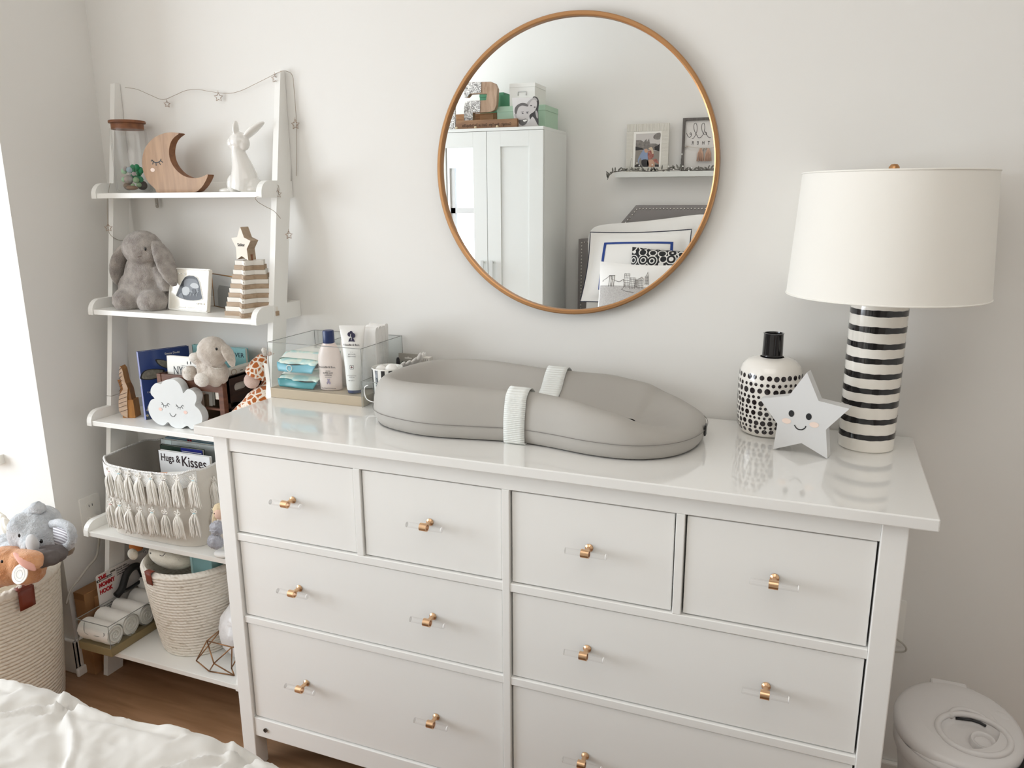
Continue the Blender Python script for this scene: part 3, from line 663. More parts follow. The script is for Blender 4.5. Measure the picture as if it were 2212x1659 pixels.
balls=[(-.012,-.020,.064,.0085,0),(-.002,-.024,.071,.0070,1),(.011,-.022,.067,.0085,2),(.021,-.016,.056,.0062,4),(.024,-.013,.038,.0088,3),(.026,-.006,.024,.0075,3),(.014,-.018,.022,.0062,3),(-.028,-.008,.040,.0080,0),(-.006,-.012,.040,.0130,1)]
for k,(dx,dy,dz,r,c) in enumerate(balls):
    nm,col=felt[c]
    tag(MB().ell((jx+dx,jy+dy,T1+dz),r,nu=14,nv=10).build('felt_ball',mat(nm,col,.9,bump=(300,.4,.0005))),['mint felt ball high at the left inside the jar','mauve-grey felt ball at the top of the jar filling','pale blue felt ball near the top of the jar filling','small mauve felt ball below the blue one in the jar','sage green felt ball at the right inside the jar','lower sage felt ball at the right inside the jar','small sage felt ball just above the pebbles in the jar','mint felt ball low against the left glass of the jar','large grey felt ball in the middle of the jar filling'][k],'felt ball','felt balls in the jar')
gm=MB(); rs=random.Random(5)
for k in range(14):
    a=rs.uniform(-.3,2.6); x=jx+.018*math.cos(a)*rs.uniform(.5,1.2)+.008; y=jy+.012*math.sin(a); z=T1+rs.uniform(.034,.078); gm.ell((x,y,z),(.0085,.0075,.0095),nu=8,nv=6)
tag(gm.build('green_moss',gf,disp=(.01,.004)),'clump of bright green moss filling the back of the jar','moss',kind='stuff')
for k,(dx,dy,r,col,lb) in enumerate(((.012,-.020,(.020,.014,.0065),'8a6b52','flat brown pebble at the front of the jar bottom'),(-.018,-.004,(.015,.014,.012),'7d7065','rounded grey pebble at the left of the jar bottom'),(.020,.012,(.015,.014,.014),'3c3430','dark round stone at the back right of the jar bottom'))):
    tag(MB().ell((jx+dx,jy+dy,T1+.009+r[2]),r,nu=16,nv=10).build('pebble',mat('pebble_%d'%k,col,.6,bump=(60,.3,.001)),disp=(.02,.002)),lb,'pebble','pebbles in the jar')
# crescent moon
YM=-.098
moonw=wood('moon_wood','b08a64','9a7450',7,'Z',.45,9); moonedge=wood('moon_edge','8a5c3a','6f4629',9,'X',.5,6)
mo=[(386,288),(366,286),(345,291),(326,303),(312,323),(307,348),(310,372),(320,393),(335,408),(345,417),(415,417),(432,408),(443,393),(449,377),(436,382),(420,385),(402,382),(388,374),(375,360),(367,343),(365,325),(369,307),(377,296)]
O=at(380,417,YM); O.z=T1
mp=[((at(u,v,YM)-O).x,max(0,(at(u,v,YM)-O).z)) for u,v in mo]
op=spl([(a,b,0) for a,b in mp],4,closed=True); tip=[(p.x,max(0,p.y)) for p in op]
moon=thing('crescent_moon',O,'wooden crescent moon night light with a sleeping face','moon decoration')
md=MB(); md.prism(tip,O,(1,0,0),(0,0,1),(0,-1,0),-.024,0,0,side=1); md.build('moon_body',[moonw,moonedge],moon,bevel=.0010)
fm=MB()
def l2(u,v,Y=YM,o=O): q=at(u,v,Y)-o; return (q.x,q.z)
stroke(fm,spl([l2(*q) for q in ((328,345),(333,350),(340,351),(346,348),(348,343))],4),.0026,O,(1,0,0),(0,0,1),(0,-1,0))
for a,b in (((331,349),(330,355)),((337,351),(337.5,358)),((343,350),(347,356)),((347,347),(352,351)),((330,347),(326,348))): stroke(fm,[l2(*a),l2(*b)],.0025,O,(1,0,0),(0,0,1),(0,-1,0))
disc(fm,l2(330,367),.0085,.0055,O,(1,0,0),(0,0,1),(0,-1,0),.0005,1)
fm.build('face',[blackp,pinkp],moon)
# ceramic rabbit
rb_m=mat('rabbit_ceramic','e9e6e1',.18,coat=.5)
YRb=-.070
def rp(u,v,dy=0): return at(u,v,YRb)+V(0,dy,0)
rab=thing('ceramic_rabbit',V(rp(525,417).x,YRb,T1),'glossy white ceramic rabbit with upright ears on the top shelf','rabbit figurine')
k_=abs((at(540,417,YRb)-at(530,417,YRb)).x)/10
m=MB()
spn=[(527,410,24),(529,395,24.5),(527,378,22),(524,362,18.5),(519,345,15),(515,330,12.5),(514,318,12)]
m.tube([V(rp(u,v).x,YRb,max(rp(u,v).z,T1+.006)) for u,v,r in spl([(a,b,c) for a,b,c in spn],4)],[c*k_ for a,b,c in spl([(a,b,c) for a,b,c in spn],4)],20)
m.ell(rp(516,305),(17*k_,15*k_,16*k_),nu=16); m.ell(rp(505,309),(12.5*k_,11*k_,11*k_)); m.ell(rp(527,309),(10*k_,10*k_,13*k_))   # head and muzzle
m.ell(rp(541,402,.004),(19*k_,20*k_,18*k_)); m.ell(rp(511,398,-.008),(14*k_,12*k_,18*k_))
m.ell(V(rp(492,414).x,YRb-.006,T1+.0045),(15*k_,8*k_,4.6*k_)); m.ell(V(rp(548,412).x,YRb,T1+.006),(14*k_,16*k_,6*k_))
m.tube([rp(512,300),rp(508,290,-.006)],[9*k_,6*k_],12)
def ear(pts,rs_): 
    P=spl([rp(u,v,dy) for u,v,dy in pts],4); n=len(P); m.tube(P,[max(.0025,rs_*k_*math.sin(PI*(.16+.80*i/(n-1)))**.8) for i in range(n)],12,flat=.55)
ear([(517,300,-.006),(514,285,-.008),(514,270,-.009),(515,261,-.010)],7.5); ear([(523,300,.006),(536,285,.009),(550,272,.011),(564,263,.012)],11.5)
m.build('rabbit_body',rb_m,rab,remesh=.0019)
# string of wire star lights
wirem=mat('copper_wire','9a8a78',.4,metal=.6); starw=mat('star_wire','a58a75',.35,metal=.7)
gar=thing('string_lights',at(270,190,-.02),'thin wire string lights with tiny wire stars draped around the shelf','string lights')
def A_(l,Y): return [at(u,v,Y) for u,v in l]
wr=MB()
wr.tube(spl([at(270,189,-.018),at(296,193,-.016),at(326,206,-.014),at(352,215,-.012),at(377,206,-.010),at(400,196,-.010),at(425,193,-.010),at(455,198,-.010),at(492,202,-.010),at(520,196,-.012),at(550,182,-.014),at(580,167,-.018),at(600,157,-.024),at(614,153,-.026),at(628,158,-.014),at(633,168,-.008)],5),.00065,6)
wr.tube(spl([at(633,168,-.008),at(637,215,-.006),at(640,262,-.006),at(641,320,-.006),at(640,380,-.006)],5),.00065,6)
wr.tube(spl([at(557,390,-.05),at(575,398,-.06),at(600,399,-.066),at(602,420,-.066),at(604,425,-.05),at(556,425,-.141),at(556,435,-.141),at(575,447,-.11),at(592,456,-.10),at(606,472,-.09)],5),.00065,6)
wr.tube(spl([at(238,395,-.10),at(232,430,-.10),at(233,480,-.105),at(237,505,-.105),at(255,518,-.08),at(276,519,-.05)],5),.00065,6)
wr.build('wire',wirem,gar)
for (u,v,Y,s,rz) in ((361,225,-.014,.0095,70),(472,210,-.012,.0120,25),(594,170,-.026,.0110,75),(638,269,-.012,.0130,0),(600,419,-.070,.0110,30),(234,492,-.108,.0120,30),(624,508,-.098,.0110,75)):
    p=at(u,v,Y); Mr=Matrix.Rotation(R(rz),3,'Z'); sm=MB()
    for dn in (-.002,.002): sm.tube([p+Mr@V(a,dn,b) for a,b in star2(s,s*.5)],.0006,5,closed=True)
    for a,b in star2(s,s*.5): sm.tube([p+Mr@V(a,-.002,b),p+Mr@V(a,.002,b)],.0005,4)
    sm.tube([p+V(0,0,s),p+V(0,0,s+.006)],.0005,4)
    sm.build('wire_star',starw,gar)
# ================================================================ shelf tier 2
def blob(name,mats,parent,fn,voxel=.004,disp=None,loc=None):
    m=MB(); fn(m); return m.build(name,mats,parent,remesh=voxel,disp=disp)
greyf=plush('plush_grey','bab3ad','918984',70,.005)
eyem=mat('eye_black','0c0a0a',.1)
# -- big grey bunny, sitting
YB_=-.110
bun=thing('plush_bunny',(at(307,665,-.13).x,-.12,T2),'large grey plush bunny with long drooping ears sitting on the second shelf','plush bunny')
def bp(u,v,dy=0): return at(u,v,YB_+dy)
kk=abs((at(320,600,YB_)-at(310,600,YB_)).x)/10
def bbody(m):
    m.ell(bp(312,628,.008),(46*kk,34*kk,40*kk)); m.ell(bp(316,596,.010),(37*kk,30*kk,40*kk)); m.ell(bp(319,572,.010),(27*kk,24*kk,26*kk))
    m.ell(bp(308,537,-.004),(32*kk,30*kk,29*kk),nu=24,nv=14); m.ell(bp(299,548,-.026),(19*kk,16*kk,15*kk)); m.ell(bp(322,545,-.010),(17*kk,18*kk,16*kk))
    m.ell(V(bp(276,655,-.035).x,YB_-.030,T2+.026),(24*kk,30*kk,21*kk),rot=Matrix.Rotation(R(20),3,'Z')); m.ell(V(bp(336,655,-.02).x,YB_-.028,T2+.024),(25*kk,25*kk,20*kk))
    m.tube([bp(300,570,-.004),bp(284,590,-.012)],[12*kk,9*kk],12); m.ell(bp(283,583,-.010),(8*kk,8*kk,11*kk))
    m.tube([bp(340,580,.004),bp(358,612,.000),bp(360,630,-.004)],[12*kk,12*kk,9*kk],12)
bb_=blob('bunny_body',greyf,bun,bbody,.0034,(.012,.004))
def ear_(name,pts,w,parent,mm,flat=.42,voxel=.003):
    m=MB(); P=spl(pts,6); n=len(P); m.tube(P,[w*max(.25,math.sin(PI*(.10+.82*(i/(n-1))**.85)))for i in range(n)],14,flat=flat); return m.build(name,mm,parent,remesh=voxel,disp=(.010,.003))
ear_('ear',[bp(287,523,.004),bp(268,545,.000),bp(258,575,.000),bp(256,600,-.004),bp(257,616,-.006)],21*kk,bun,greyf,.5)
ear_('ear',[bp(334,521,-.004),bp(348,545,-.010),bp(359,572,-.014),bp(369,600,-.018),bp(378,618,-.018)],17*kk,bun,greyf,.5)
MB().ell(bp(314,538,-.0385),(.0038,.0028,.0050),nu=12,nv=8).build('eye',eyem,bun); MB().ell(bp(278,541,-.026),(.0020,.003,.0042),nu=12,nv=8).build('eye',eyem,bun)
nm=MB(); nm.tube(spl([bp(286,551,-.0445),bp(291,553,-.0470),bp(297,555,-.0480),bp(305,553,-.046)],4),.0009,6); nm.tube([bp(287,555,-.0450),bp(295,558,-.047)],.0009,6)
nm.build('nose_stitch',mat('stitch_brown','6e625b',.9),bun)
# -- ultrasound frame
cer=mat('frame_ceramic','e9e4d9',.22,coat=.3); wht=mat('plain_white','f2f0ea',.35)
A=on(363.5,669,T2+.0005); B=on(449,676,T2+.0005); D=(B-A); D.z=0; L0=D.length; D.normalize(); Nn=V(D.y,-D.x,0); tl=R(11); UP=(V(0,0,1)*math.cos(tl)-Nn*math.sin(tl)).normalized(); NN=D.cross(UP)
fr1=thing('framed_ultrasound',A+D*L0/2,'cream ceramic picture frame with an ultrasound picture, leaning on the second shelf','picture frame')
tp=at(0,0,0)
def plq(u,v,o,n): d=ray(u,v); t=(o-CAM).dot(n)/d.dot(n); return CAM+t*d
def lq(u,v,o,ud,wd,n): q=plq(u,v,o,n)-o; return (q.dot(ud),q.dot(wd))
Hf=lq(459,582,A,D,UP,NN)[1]
of=A+D*L0/2+UP*Hf/2
m=MB(); m.prism(rrect(L0,Hf,.006),of,D,UP,NN,-.008,0); m.build('frame_panel',cer,fr1,bevel=.002)
m=MB(); m.tube([of+D*a+UP*b+NN*.001 for a,b in rrect(L0-.006,Hf-.006,.005)],.0022,8,closed=True); m.build('beaded_rim',wht,fr1)
q=lambda u,v:lq(u,v,of,D,UP,NN)
win=[q(400,598),q(427,600),q(437,638),q(438,645),q(430,649),q(412,650),q(394,646),q(382,640),q(382,634)]
win=[(p.x,p.y) for p in spl([(a,b,0) for a,b in win],3,closed=True)]
rim=MB(); rim.tube([of+D*a+UP*b+NN*.0005 for a,b in win],.0014,6,closed=True); rim.build('window_rim',wht,fr1)
us=mat('ultrasound_dark','2e3036',.45); um=mat('ultrasound_mid','6a6d72',.45); ul=mat('ultrasound_light','b3b6b8',.45)
m=MB(); m.prism(win,of,D,UP,NN,.0002,.0006,0)
def bl_(mb,pts,mi,h,o=None): 
    p=[(x.x,x.y) for x in spl([(a,b,0) for a,b in [q(*t) for t in pts]],3,closed=True)]; mb.prism(p,of,D,UP,NN,h,h+.0002,mi)
bl_(m,[(402,603),(424,604),(430,622),(424,632),(408,630),(398,616)],1,.0007); bl_(m,[(394,624),(401,619),(409,622),(410,632),(404,638),(396,636)],2,.0010); bl_(m,[(411,617),(418,611),(427,614),(430,621),(420,623)],2,.0010)
for k in range(4): stroke(m,spl([q(404+k*7,640),q(407+k*7,632-k),q(414+k*5,628+k)],4),.0012,of,D,UP,NN,.0012,2)
bl_(m,[(415,626),(422,624),(424,632),(419,635)],0,.0013); bl_(m,[(386,640),(393,632),(396,641),(398,646)],1,.0009)
m.build('ultrasound_picture',[us,um,ul],fr1)
text('script_lettering','A moment of waiting for a lifetime',wht,fr1,of+UP*(-Hf/2+.009)+NN*.0005,D,UP,.0080,sx=.72,off=.0002)
for u0,v0 in ((387,591),(427,656)):
    for k in range(3): a,b=q(u0+k*6.6,v0+k*.5); bt=MB(); bt.prism(rrect(.0055,.0055,.001),of+D*a+UP*b,D,UP,NN,0,.003); bx_=bt.build('letter_bead',wht,fr1,bevel=.0008); text('bead_letter','XOY'[k],blackp,bx_,of+D*a+UP*(b-.0015)+NN*.0032,D,UP,.0045)
# -- gold edged glass frame behind
brass=mat('brass','a97f52',.3,metal=.8)
gf_=thing('framed_picture',(-.30,-.035,T2),'brass-edged glass picture frame behind the star stacker','picture frame')
g1=on(464,661,T2+.0005); g2=V(-.205,-.085,T2+.0005); gt=1.169+.098
D2=(g2-g1).normalized(); 
m=MB()
for a,b in ((g1,g1+V(0,0,.100)),(g1+V(0,0,.100),g2+V(0,0,.100)),(g2+V(0,0,.100),g2),(g2,g1)): m.tube([a,b],.0018,6)
m.build('frame_edge',brass,gf_)
m=MB(); nn_=V(D2.y,-D2.x,0); Lg=(g2-g1).length
m.prism([(.002,.002),(Lg-.002,.002),(Lg-.002,.098),(.002,.098)],g1,D2,(0,0,1),nn_,-.0005,.0005); pn=m.build('picture_sheet',mat('picture_pale','d3d5d6',.3),gf_)
m=MB(); m.prism([(.030,.002),(.034,.05),(.048,.068),(Lg-.004,.070),(Lg-.004,.002)],g1,D2,(0,0,1),nn_,.0006,.0009); m.build('picture_figure',mat('picture_grey','a3a5a6',.4),pn)
m=MB(); g0=V(-.385,-.010,T2+.002)
m.tube([g1+V(0,0,.090),g0],.0016,6); m.tube([g1,g0],.0016,6); m.build('easel_leg',brass,gf_)
# -- wooden star stacker
sx_,sy_=-.1225,-.108
stw=mat('stacker_white','e7e2d9',.35); stb=wood('stacker_wood','b39c83','9d866d',10,'X',.5,5)
stk=thing('star_stacker',(sx_,sy_,T2),'stacking toy of twelve white and wooden star rings topped by a lettered star','stacking toy')
rot0=-90+16; nr=12; hr=.0128
zt=T2
for k in range(nr):
    Rr=.091-.0435*(k/(nr-1)); ri=Rr*.56
    zb=zt; pts=star2(Rr,ri,rot0)
    # blunt the tips
    P=[]
    for i,(a,b) in enumerate(pts):
        if i%2: P.append((a,b))
        else:
            p0=pts[i-1]; p1=pts[(i+1)%10]
            for w_,pp in ((.16,p0),(.16,p1)): P.append((a+(pp[0]-a)*w_,b+(pp[1]-b)*w_))
    m=MB(); m.prism(P,(sx_,sy_,0),(1,0,0),(0,1,0),(0,0,1),zb,zb+hr-.0004)
    ring=m.build('star_ring',stw if k%2 else stb,stk,bevel=.0012)
    tipd=V(math.cos(R(rot0)),math.sin(R(rot0)),0); tt=V(-tipd.y,tipd.x,0)
    rr_=Rr-.16*(Rr-ri)*.80
    ft=V(sx_,sy_,0)+tipd*(rr_+.0004)
    text('ring_number',('Love' if k==0 else str(nr-k)),blackp if 0 else mat('burnt_number','7b6552',.6),ring,V(ft.x,ft.y,zb+.0032),tt,(0,0,1),.0075 if k else .0055)
    zt=zb+hr
ztop=zt
MB().lathe([(.006,ztop-.002),(.006,ztop+.016)],(sx_,sy_,0),16).build('peg',lidw,stk)
Ms=Matrix.Rotation(R(1),3,'Z'); su=Ms@V(1,0,0); sn2=Ms@V(0,-1,0)
P=[(522,448),(508,475),(496,474),(506,495),(507,521),(522,512),(533,522),(529,497),(537,480),(524,472)]
P=[(515,448),(523.5,471.5),(537.5,478.5),(529.5,496.5),(533,521.5),(518.5,512),(507.5,520),(506.5,494),(496,473),(508.5,470.5)]
so=V(sx_,sy_,ztop)+sn2*.017
def ls(u,v): return lq(u,v,so,su,V(0,0,1),sn2)
sp_=[ls(*t) for t in P]; zm=min(b for a,b in sp_); sp_=[(a,b-zm) for a,b in sp_]
m=MB(); m.prism(sp_,so,su,(0,0,1),sn2,-.034,0,0,side=1); tops=m.build('top_star',[mat('stacker_cream','ece1d3',.4),stb],stk,bevel=.0012)
a,b=ls(517.5,490); text('name_lettering','Siskar',blackp,tops,so+su*a+V(0,0,b-zm-.001)+sn2*.0006,su,V(0,0,1)-su*.10,.0128,sx=.82)
# ================================================================ shelf tier 3
# wooden carved animal
wl=wood('carved_light','cdb39c','b79a80',14,'X',.6,4); wo=wood('carved_oiled','b07a3a','8a5522',10,'Z',.35,4)
A=on(258,903,T3+.0005); B=on(291,907,T3+.0005)
tot=thing('carved_totem',A,'small carved wooden animal with sawn stripes at the left of the third shelf','wooden figure')
# silhouette facing left, extruded to the right-back
fd=V(.35,-1,0).normalized(); fu_=V(1,.35,0).normalized()
fo_=V(A.x,A.y,T3+.0005)
cut=[(276,905),(268,901),(262,897),(257,889),(256,870),(258,855),(266,843),(262,825),(257,812),(259,793),(264,800),(270,826),(276,840),(275,856),(275,875),(276,890)]
pp=[lq(u,v,fo_,fu_,V(0,0,1),fd) for u,v in cut]; zm=min(b for a,b in pp); pp=[(a,b-zm) for a,b in pp]
m=MB(); m.prism(pp,fo_,fu_,(0,0,1),fd,-.030,0,0,side=1); cb_=m.build('carved_body',[wl,wo],tot,bevel=.001)
m=MB(); m.prism([(.010,0),(.050,0),(.048,.058),(.012,.056)],fo_-fd*.002,fu_,(0,0,1),fd,-.034,0,0,side=0); m.build('base_block',wo,tot,bevel=.002)
m=MB(); m.prism([(.004,.058),(.044,.054),(.040,.092),(.030,.118),(.006,.120),(.012,.095)],fo_-fd*.004,fu_,(0,0,1),fd,-.026,0,0,side=0); m.build('upper_block',wood('carved_mid','94622b','76481c',10,'Z',.35,4),tot,bevel=.002)
cm=MB()
for k in range(11):
    v0=892-k*9.0; u0=257+(3 if k<1 else 0)+(0 if k<5 else (k-5)*1.2 if k<7 else 0); uw=17 if k<5 else (7 if k<8 else 6)
    a=lq(u0,v0,fo_,fu_,V(0,0,1),fd); b=lq(u0+uw,v0-6,fo_,fu_,V(0,0,1),fd); stroke(cm,[(a[0],a[1]-zm),(b[0],b[1]-zm)],.0014,fo_,fu_,(0,0,1),fd,.0006)
cm.build('saw_stripes',mat('dark_cut','4a3428',.8),cb_)
# blue picture book
def book(name,label,o,u,w,n,bw,bh,bt,cover,pages='eeeae2',spine=None,group=None,cat='book'):
    t=thing(name,o,label,cat,group)
    m=MB(); m.prism([(0,0),(bw,0),(bw,bh),(0,bh)],o,u,w,n,-.0015,0); m.prism([(0,0),(bw,0),(bw,bh),(0,bh)],o,u,w,n,-bt,-bt+.0015); m.build('cover',cover,t,bevel=.0006)
    MB().prism([(0,0),(.0018,0),(.0018,bh),(0,bh)],o,u,w,n,-bt,0).build('spine',spine or cover,t,bevel=.0005)
    MB().prism([(.0018,.002),(bw-.003,.002),(bw-.003,bh-.002),(.0018,bh-.002)],o,u,w,n,-bt+.0015,-.0015).build('page_block',mat('pages_'+pages,pages,.8),t)
    return t
blue=mat('book_blue','2c437f',.3,coat=.3); lilac=mat('book_spine_lilac','a3abd8',.4)
A=on(316,907,T3+.0005); bu=V(math.cos(R(64)),math.sin(R(64)),0); bn=V(bu.y,-bu.x,0); lean=R(1); bw_=(V(0,0,1)*math.cos(lean)-bn*math.sin(lean)).normalized(); bnn=bu.cross(bw_)
topc=lq(405,743,A,bu,bw_,bnn); hL=lq(299,762,A,bu,bw_,bnn)
BH=.210; BW=.150
bk=book('picture_book','tall blue picture book with grey wings printed on it, standing left of the crate',A,bu,bw_,bnn,BW,BH,.017,blue,spine=lilac)
P0=MB()
def bq(u,v): return lq(u,v,A,bu,bw_,bnn)
wing1=[(337,776),(352,777),(372,784),(388,792),(386,800),(360,796),(344,789),(336,780)]
wing2=[(303,813),(310,802),(325,797),(345,797),(356,800),(350,812),(330,820),(306,820)]
for wv in (wing1,wing2):
    pts=[(p.x,p.y) for p in spl([(a,b,0) for a,b in [bq(*t) for t in wv]],3,closed=True)]; cxm=sum(p[0] for p in pts)/len(pts); cym=sum(p[1] for p in pts)/len(pts)
    P0.prism(pts,A,bu,bw_,bnn,.0001,.0004,0); P0.prism([(cxm+(x-cxm)*.86,cym+(y-cym)*.86) for x,y in pts],A,bu,bw_,bnn,.0004,.0006,1)
P0.build('wing_print',[blackp,mat('wing_grey','6d6a62',.5,var=('8b877a',120))],bk)
a,b=bq(372,764); text('author_lettering','Emma Dodd',wht,bk,A+bu*a+bw_*b+bnn*.0003,bu,bw_,.0088)
a,b=bq(322,849); text('title_lettering','I love',wht,bk,A+bu*(a+.004)+bw_*b+bnn*.0003,bu,bw_,.0075)
text('spine_lettering','Love',wht,bk,A+bw_*.115-bnn*.0085-bu*.0004,-bw_,-bnn,.013)
dz=MB(); rs=random.Random(8)
for k in range(9):
    px_=rs.uniform(.002,.040); pz_=rs.uniform(.004,.040); 
    for j in range(8): an=2*PI*j/8; dz.prism([(px_+.0012*math.cos(an-.5),pz_+.0012*math.sin(an-.5)),(px_+.0042*math.cos(an),pz_+.0042*math.sin(an)),(px_+.0012*math.cos(an+.5),pz_+.0012*math.sin(an+.5))],A,bu,bw_,bnn,.0002+.0001*k,.0004+.0001*k,0)
    disc(dz,(px_,pz_),.0013,.0013,A,bu,bw_,bnn,.0018,1)
for k in range(16): x=rs.uniform(.001,.045); stroke(dz,[(x,.0),(x+rs.uniform(-.004,.004),rs.uniform(.008,.022))],.0011,A,bu,bw_,bnn,.0003,2)
dz.build('daisy_print',[wht,mat('daisy_yellow','b99a3c',.5),mat('stem_green','6d7450',.6)],bk)
# crate
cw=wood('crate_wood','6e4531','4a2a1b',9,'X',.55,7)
c0=on(497,890,T3+.0005)   # near right bottom corner of the crate (hidden edge)
crt=thing('wooden_crate',(-.33,-.10,T3),'dark stained wooden crate full of small books on the third shelf','crate')
CA=V(at(330,810,-.19).x+.02,-.190,T3+.0005); CBx=at(479,820,-.19).x
# front frame plane (nearly parallel to the wall), side receding to the wall
xa,xb_=CA.x,CBx; yf,yk=-.190,-.022; zt_=T3+.152
F_=MB(); F_.box(xa,xb_-.016,yf,yf+.010,zt_-.040,zt_); F_.build('front_slat',cw,crt,bevel=.0015)
for z0,z1 in ((T3+.058,T3+.064),(T3+.0005,T3+.030)): MB().box(xa,xb_-.016,yf,yf+.010,z0,z1).build('front_slat',cw,crt,bevel=.001)
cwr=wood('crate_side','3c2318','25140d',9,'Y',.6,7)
sd=MB(); k_y0,k_y1=yf+.016,yk
# side panel with a rounded hand hole
hy,hz,hw_,hh_=(-.112),T3+.118,.060,.024
hole=rrect(hw_,hh_,.0115,5,hy,hz); outer=[(k_y0,T3+.0005),(k_y1,T3+.0005),(k_y1,zt_+.002),(k_y0,zt_+.002)]
def plate_hole(mb,x,flip):
    n=len(hole); pts=[]
    for (y,z) in hole:   # project each hole point outwards to the rectangle
        dy,dz=y-hy,z-hz; s=min(((k_y1-hy)/dy if dy>1e-9 else (k_y0-hy)/dy if dy<-1e-9 else 9e9),((zt_+.002-hz)/dz if dz>1e-9 else (T3+.0005-hz)/dz if dz<-1e-9 else 9e9)); pts.append((hy+dy*s,hz+dz*s))
    v=[V(x,y,z) for y,z in hole]+[V(x,y,z) for y,z in pts]; mb.add(v,[(i,(i+1)%n,n+(i+1)%n,n+i) for i in range(n)])
    # corners
    for cy_,cz_ in outer:
        i=min(range(n),key=lambda i:(pts[i][0]-cy_)**2+(pts[i][1]-cz_)**2)
    return n
for x in (xb_,xb_-.009): plate_hole(sd,x,False)
n=len(hole); sd.add([V(x,y,z) for x in (xb_,xb_-.009) for y,z in hole],[(i,(i+1)%n,n+(i+1)%n,n+i) for i in range(n)])
sd.box(xb_-.009,xb_,k_y0,k_y0+.012,T3+.0005,zt_+.002).box(xb_-.009,xb_,k_y1-.012,k_y1,T3+.0005,zt_+.002).box(xb_-.009,xb_,k_y0,k_y1,T3+.0005,T3+.06).box(xb_-.009,xb_,k_y0,k_y1,zt_-.004,zt_+.002)
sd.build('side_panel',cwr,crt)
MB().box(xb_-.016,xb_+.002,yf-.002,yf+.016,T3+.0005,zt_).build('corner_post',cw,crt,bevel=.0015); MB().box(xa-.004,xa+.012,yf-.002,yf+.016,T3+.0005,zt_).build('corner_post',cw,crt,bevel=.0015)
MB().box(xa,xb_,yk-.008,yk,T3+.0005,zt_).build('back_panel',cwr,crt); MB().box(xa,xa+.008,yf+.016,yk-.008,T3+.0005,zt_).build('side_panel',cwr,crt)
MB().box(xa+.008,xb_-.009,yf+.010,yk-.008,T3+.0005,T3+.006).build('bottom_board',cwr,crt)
# row of books inside
cols_=['cfd0cc','e8e2d4','b8763f','ddd8cd','8e93a8','d8cfd2','27405c','efe3d2','e6c9b6','6b5844']
x=xa+.030; rs=random.Random(2); k=0
lbs=['pale grey','ivory','tan brown','off-white','dusty blue','pale pink','dark navy','cream white','peach','dark brown']
while x<xb_-.030 and k<10:
    w_=.0115+.002*rs.random()
    t=thing('small_book',(x,-.1,T3+.0065),lbs[k]+' small book standing in the crate, seen through the slats','book','small books in the crate'); MB().box(x,x+w_-.001,-.168,-.060,T3+.0065,T3+.092+.010*rs.random()).build('book_cover',mat('small_book_%d'%k,cols_[k],.5),t,bevel=.0008)
    MB().box(x+.0015,x+w_-.0025,-.166,-.0595,T3+.090,T3+.0915).build('page_block',mat('pages_eeeae2','eeeae2',.8),t); x+=w_; k+=1
# NYC board book in the crate, leaning
A=at(356,811,-.165); A=V(A.x,-.165,at(356,811,-.165).z-.03); u_=V(1,0,0)
TL=at(355,769,-.165); BR_=at(470,812,-.165); 
nyc=book('city_book','white square board book titled with thin black capitals in the front of the crate',V(TL.x,-.165,T3+.060),V(1,.03,0).normalized(),V(0,.06,1).normalized(),V(.03,-1,.06).normalized(),.160,TL.z-T3-.060,.012,wht)
text('title_lettering','NYC',blackp,nyc,at(375,808,-.1665),(1,.03,0),(0,.06,1),.036,align='LEFT',sx=.72)
m=MB()
for u in (405,412): m.prism(rrect(.0035,.0090,.0015),at(u,784,-.1665),(1,0,0),(0,.06,1),(0,-1,.06),0,.0006)
m.box(at(393,790,-.1665).x,at(425,790,-.1665).x,-.1675,-.1670,at(400,790,-.1665).z-.0004,at(400,790,-.1665).z+.0004)
m.build('cover_print',blackp,nyc)
# teal landscape book behind
teal1=mat('cover_teal','8cc0c0',.35,var=('7fb3b8',20)); 
tb0=at(414,741,-.045); tb1=at(529,753,-.045)
tbk=book('teal_book','pale teal book with dark capital lettering standing at the back of the crate',V(tb0.x,-.045,T3+.045),V(1,0,0),V(0,0,1),V(0,-1,0),tb1.x-tb0.x,tb0.z-T3-.050,.014,teal1)
text('title_lettering','OVER',mat('ink_navy_deep','1c3444',.5),tbk,V(tb1.x-.006,-.0453,at(520,772,-.045).z),(1,0,0),(0,0,1),.020,align='RIGHT')
m=MB(); m.prism([(0,0),(.0,.028),(-.012,.040),(-.03,.046),(-.05,.036),(-.06,0)],V(tb1.x-.003,-.0452,T3+.046+.030),(1,0,0),(0,0,1),(0,-1,0),0,.0003); m.build('cover_art',mat('hill_green','1f6a61',.5),tbk)
# white box with round mark lying on the crate's side
wb=thing('white_box',(xb_-.02,-.11,zt_-.01),'flat white box with a round gold sticker, tucked along the right side of the crate','box')
MB().box(xb_-.034,xb_-.0095,-.185,-.030,zt_-.062,zt_+.019).build('box_body',mat('box_ivory','e3ddd2',.5),wb,bevel=.001)
m=MB(); m.tube([(xb_-.0088,-.128+.0105*math.cos(a),zt_+.0095+.0085*math.sin(a)) for a in [2*PI*k/24 for k in range(24)]],.0005,5,closed=True); m.build('round_sticker',brass,wb)
MB().box(xb_-.0094,xb_-.0088,-.100,-.090,zt_+.008,zt_+.010).build('printed_dash',blackp,wb)
